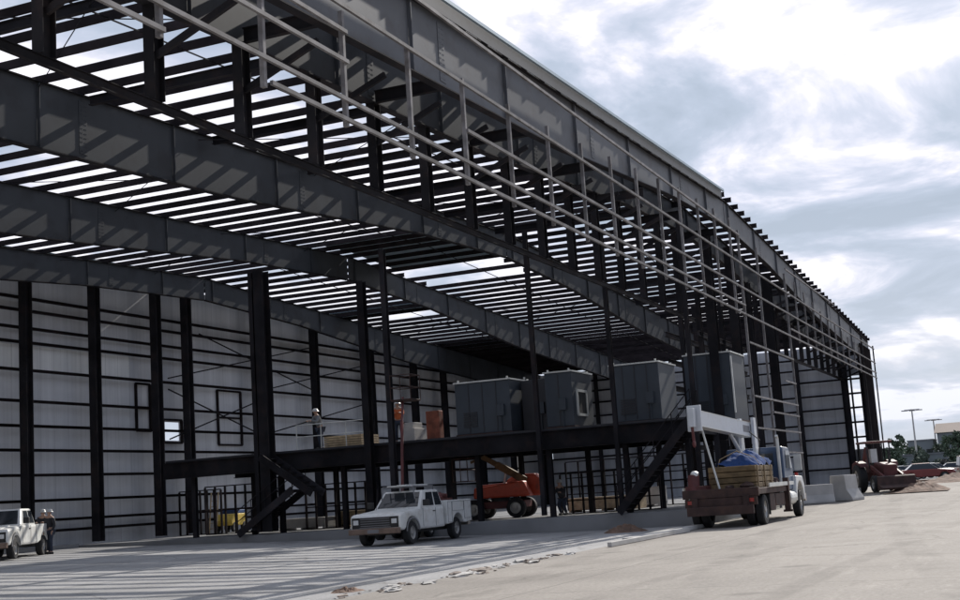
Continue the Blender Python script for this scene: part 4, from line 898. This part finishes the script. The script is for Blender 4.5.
# ------------------------------------------------------------------ the background on the right
def car(label,loc,rz,paint,van=False):
    t=empty('parked_car',label,'car',loc,rz,'cars parked beyond the hangar corner')
    h=1.42 if not van else 1.85
    prof=[(-2.25,.35),(-1.85,.30)]+arch(-1.35,.36,.30,8)[1:-1]+[(-.9,.28),(.9,.28)]+arch(1.35,.36,.30,8)[1:-1]+[(1.85,.30),(2.25,.36),(2.28,.62),(2.0,.80),(1.0,.92),(-1.6,.95),(-2.22,.90)]
    mb=MB(); mb.prism(prof,-.86,.86); mb.build('body',paint,t,bevel=.06)
    mb=MB(); x0,x1,x2,x3=(-1.75,-1.1,.25,.95) if not van else (-2.1,-1.95,.7,1.35)
    V=[(x0,-.80,.90),(x3,-.80,.90),(x3,.80,.90),(x0,.80,.90),(x1,-.62,h),(x2,-.62,h),(x2,.62,h),(x1,.62,h)]
    mb.add(V,[(0,3,2,1),(4,5,6,7),(0,1,5,4),(1,2,6,5),(2,3,7,6),(3,0,4,7)]); mb.build('windows',M['glass'],t,bevel=.05)
    mb=MB(); mb.add([(x1-.03,-.60,h-.01),(x2+.03,-.60,h-.01),(x2+.03,.60,h-.01),(x1-.03,.60,h-.01),(x1,-.5,h+.04),(x2,-.5,h+.04),(x2,.5,h+.04),(x1,.5,h+.04)],[(0,3,2,1),(4,5,6,7),(0,1,5,4),(1,2,6,5),(2,3,7,6),(3,0,4,7)]); mb.build('roof',paint,t)
    for x in (-1.35,1.35):
        for sg in (-1,1): wheel(t,x,sg*.78,.32,.2,sg)
    for sg in (-1,1):
        mb=MB(); mb.box((2.20,sg*.5,.60),(2.29,sg*.8,.74)); mb.build('headlight',M['lamp'],t)
        mb=MB(); mb.box((-2.27,sg*.5,.68),(-2.20,sg*.8,.84)); mb.build('tail_lamp',M['red_lamp'],t)
M['car_red']=mat('dull_red_car_paint',(.17,.035,.03),.4,0,.05,2.); M['car_white']=mat('white_car_paint',(.6,.62,.63),.4,0,.03,2.); M['car_dark']=mat('dark_car_paint',(.03,.035,.05),.35,0,.1,2.); M['car_tan']=mat('tan_car_paint',(.36,.30,.22),.4,0,.05,2.); M['car_silver']=mat('silver_car_paint',(.35,.37,.40),.35,.3,.05,2.)
for lab,x,y,rz,m_,v in (('long dull red car nearest the apron edge, side on',117.5,9.4,R(-78),'car_red',False),('tan vehicle cut by the right edge of the picture',121,5.0,R(-75),'car_tan',True),
    ('white car behind the red one, right of the tractor canopy',133,14.2,R(-80),'car_white',False),('dark car left of the tan vehicle in the second row',136,9.9,R(-80),'car_dark',False),
    ('silver car in the back row left of the light poles',152,14.8,R(-80),'car_silver',False),('dark blue car in the back row',153,9.8,R(100),'car_dark',False),
    ('white car in the back row near the right edge',154,5.2,R(100),'car_white',False),('dull red car in the back row at the far right',150,1.0,R(100),'car_red',False),('silver car nearer the verge, left of the tan vehicle',126,9.6,R(-80),'car_silver',False),('dark car in the third row behind the dull red one',143,12.4,R(100),'car_dark',False),('tan car in the third row below the taller light pole',144,15.6,R(100),'car_tan',False),('silver car in the fourth row near the right edge',162,8.0,R(100),'car_silver',False),('dark car in the fourth row below the narrow tree',163,15.4,R(100),'car_dark',False),
    ('white van at the end of the second row',136,3.0,R(-80),'car_white',True)):
    car(lab,(x,y,.51),rz,M[m_],v)
def light_pole(label,x,y,h,z0=.5):
    t=empty('light_pole',label,'light pole',(x,y,z0),0,'tall parking lot light poles')
    mb=MB(); mb.tube([(0,0,0),(0,0,h)],[.16,.09],8); mb.build('pole',M['conc_light'],t)
    mb=MB(); mb.bar((0,-1.0,h),(0,1.0,h),.10,.10); mb.bar((-.9,0,h-.0),(.9,0,h),.08,.09); mb.build('cross_arm',M['conc_light'],t)
    for dx,dy in ((0,-.95),(0,.95),(-.85,0),(.85,0)):
        mb=MB(); mb.box((dx-.32,dy-.42,h-.16),(dx+.32,dy+.42,h-.04)); mb.build('lamp_head',M['grey_paint'],t,bevel=.03)
light_pole('nearer taller light pole with a flat cross of lamps above the cars',189,16.1,9.1)
light_pole('farther shorter light pole right of the first one',229,16.3,8.9)
def tree(label,x,y,h,r,seed,m='leaf',tall=1.,z0=.5,n=1500):
    random.seed(seed); t=empty('tree',label,'tree',(x,y,z0),0,'trees beyond the parking lot')
    mb=MB(); mb.tube([(0,0,-.2),(.1,.05,h*.3),(.0,.1,h*.55)],[.22,.16,.08],8)
    for k in range(6):
        a=k*1.1; mb.tube([(0,.05,h*(.25+.05*k)),(math.cos(a)*r*.6,math.sin(a)*r*.6,h*(.45+.07*k))],[.08,.03],6)
    mb.build('trunk',M['bark'],t)
    mb=MB(); cl=[(random.gauss(0,.42)*r,random.gauss(0,.42)*r,h*(.30+.62*random.random())) for _ in range(26)]
    for _ in range(n):
        c=random.choice(cl); k=max(.25,1-abs(c[2]/h-.5)*1.3); d=Vector((random.gauss(0,1),random.gauss(0,1),random.gauss(0,.8))).normalized()*random.random()**.4*r*.36*k
        p=Vector((c[0]*k,c[1]*k,c[2]))+d; s_=random.uniform(.10,.24); u=Vector((random.gauss(0,1),random.gauss(0,1),random.gauss(0,1))).normalized(); v=u.cross(Vector((random.gauss(0,1),random.gauss(0,1),random.gauss(0,1)))).normalized()
        mb.add([p-u*s_-v*s_*.5,p+u*s_-v*s_*.5,p+u*s_+v*s_*.5,p-u*s_+v*s_*.5],[(0,1,2,3)])
    mb.build('crown',M[m],t)
tree('narrow dark tree just right of the hangar corner',197,19.0,6.3,1.9,1)
tree('low grey green bush tree at the foot of the narrow tree',199,20.9,4.6,2.2,2,'leaf2')
tree('low spreading tree right of the narrow tree',200,17.2,4.4,2.2,3,'leaf2')
tree('grey green tree between the two light poles',212,14.9,4.9,2.6,4,'leaf2')
tree('dark broad tree left of the brown roof',206,11.8,6.6,2.4,5)
tree('dark broad tree below the brown roof',207,9.6,6.9,2.6,6)
tree('dark tree at the right edge of the picture',208,6.6,7.4,2.9,7)
tree('dark tree beyond the right edge',209,3,7.0,3,8)
tree('low dull tree in front of the long low building near the taller pole',181,15.0,3.4,2.2,9,'leaf2')
tree('low dull tree in front of the long low building below the brown roof',180,10.6,3.3,2.3,10)
tree('low grey green tree in front of the long low building near the right edge',181,7.9,3.8,2.4,11,'leaf2')
tree('dark low tree in front of the long low building beside the hangar corner',180,18.0,3.6,2.0,12)
def far_building(label,x0,y0,x1,y1,h,m,roof=None,nw=8):
    t=empty('low_building',label,'building',((x0+x1)/2,(y0+y1)/2,.4)); hx,hy=(x1-x0)/2,(y1-y0)/2
    mb=MB(); mb.box((-hx,-hy,0),(hx,hy,h)); mb.build('wall',M[m],t)
    mb=MB()
    if roof: mb.prism([(-hx-.4,h),(hx+.4,h),(hx*.3,h+1.6),(-hx*.3,h+1.6)],-hy-.4,hy+.4)
    else: mb.box((-hx-.1,-hy-.1,h),(hx+.1,hy+.1,h+.2))
    mb.build('roof',M[roof or 'conc_pad'],t)
    for k in range(nw):
        y=-hy+2*hy*(k+.5)/nw; mb=MB(); mb.box((-hx-.03,y-.5,h*.35),(-hx-.001,y+.5,h*.75)); mb.build('window',M['glass'],t)
far_building('long pale low building behind the parked cars',184,2,192,26,2.9,'bldg')
far_building('building with brown roof showing over the trees at the right',222,6,236,15.5,6.6,'bldg','roofbrown',4)
far_building('pale building seen between the two light poles',226,16.5,234,20.5,5.6,'bldg',None,3)
# verge between apron and parking lot
mb=MB(); mb.box((108.2,-60,.35),(110.4,11.4,.62)); tag(mb.build('kerb_strip',M['dirt']),kind='structure')
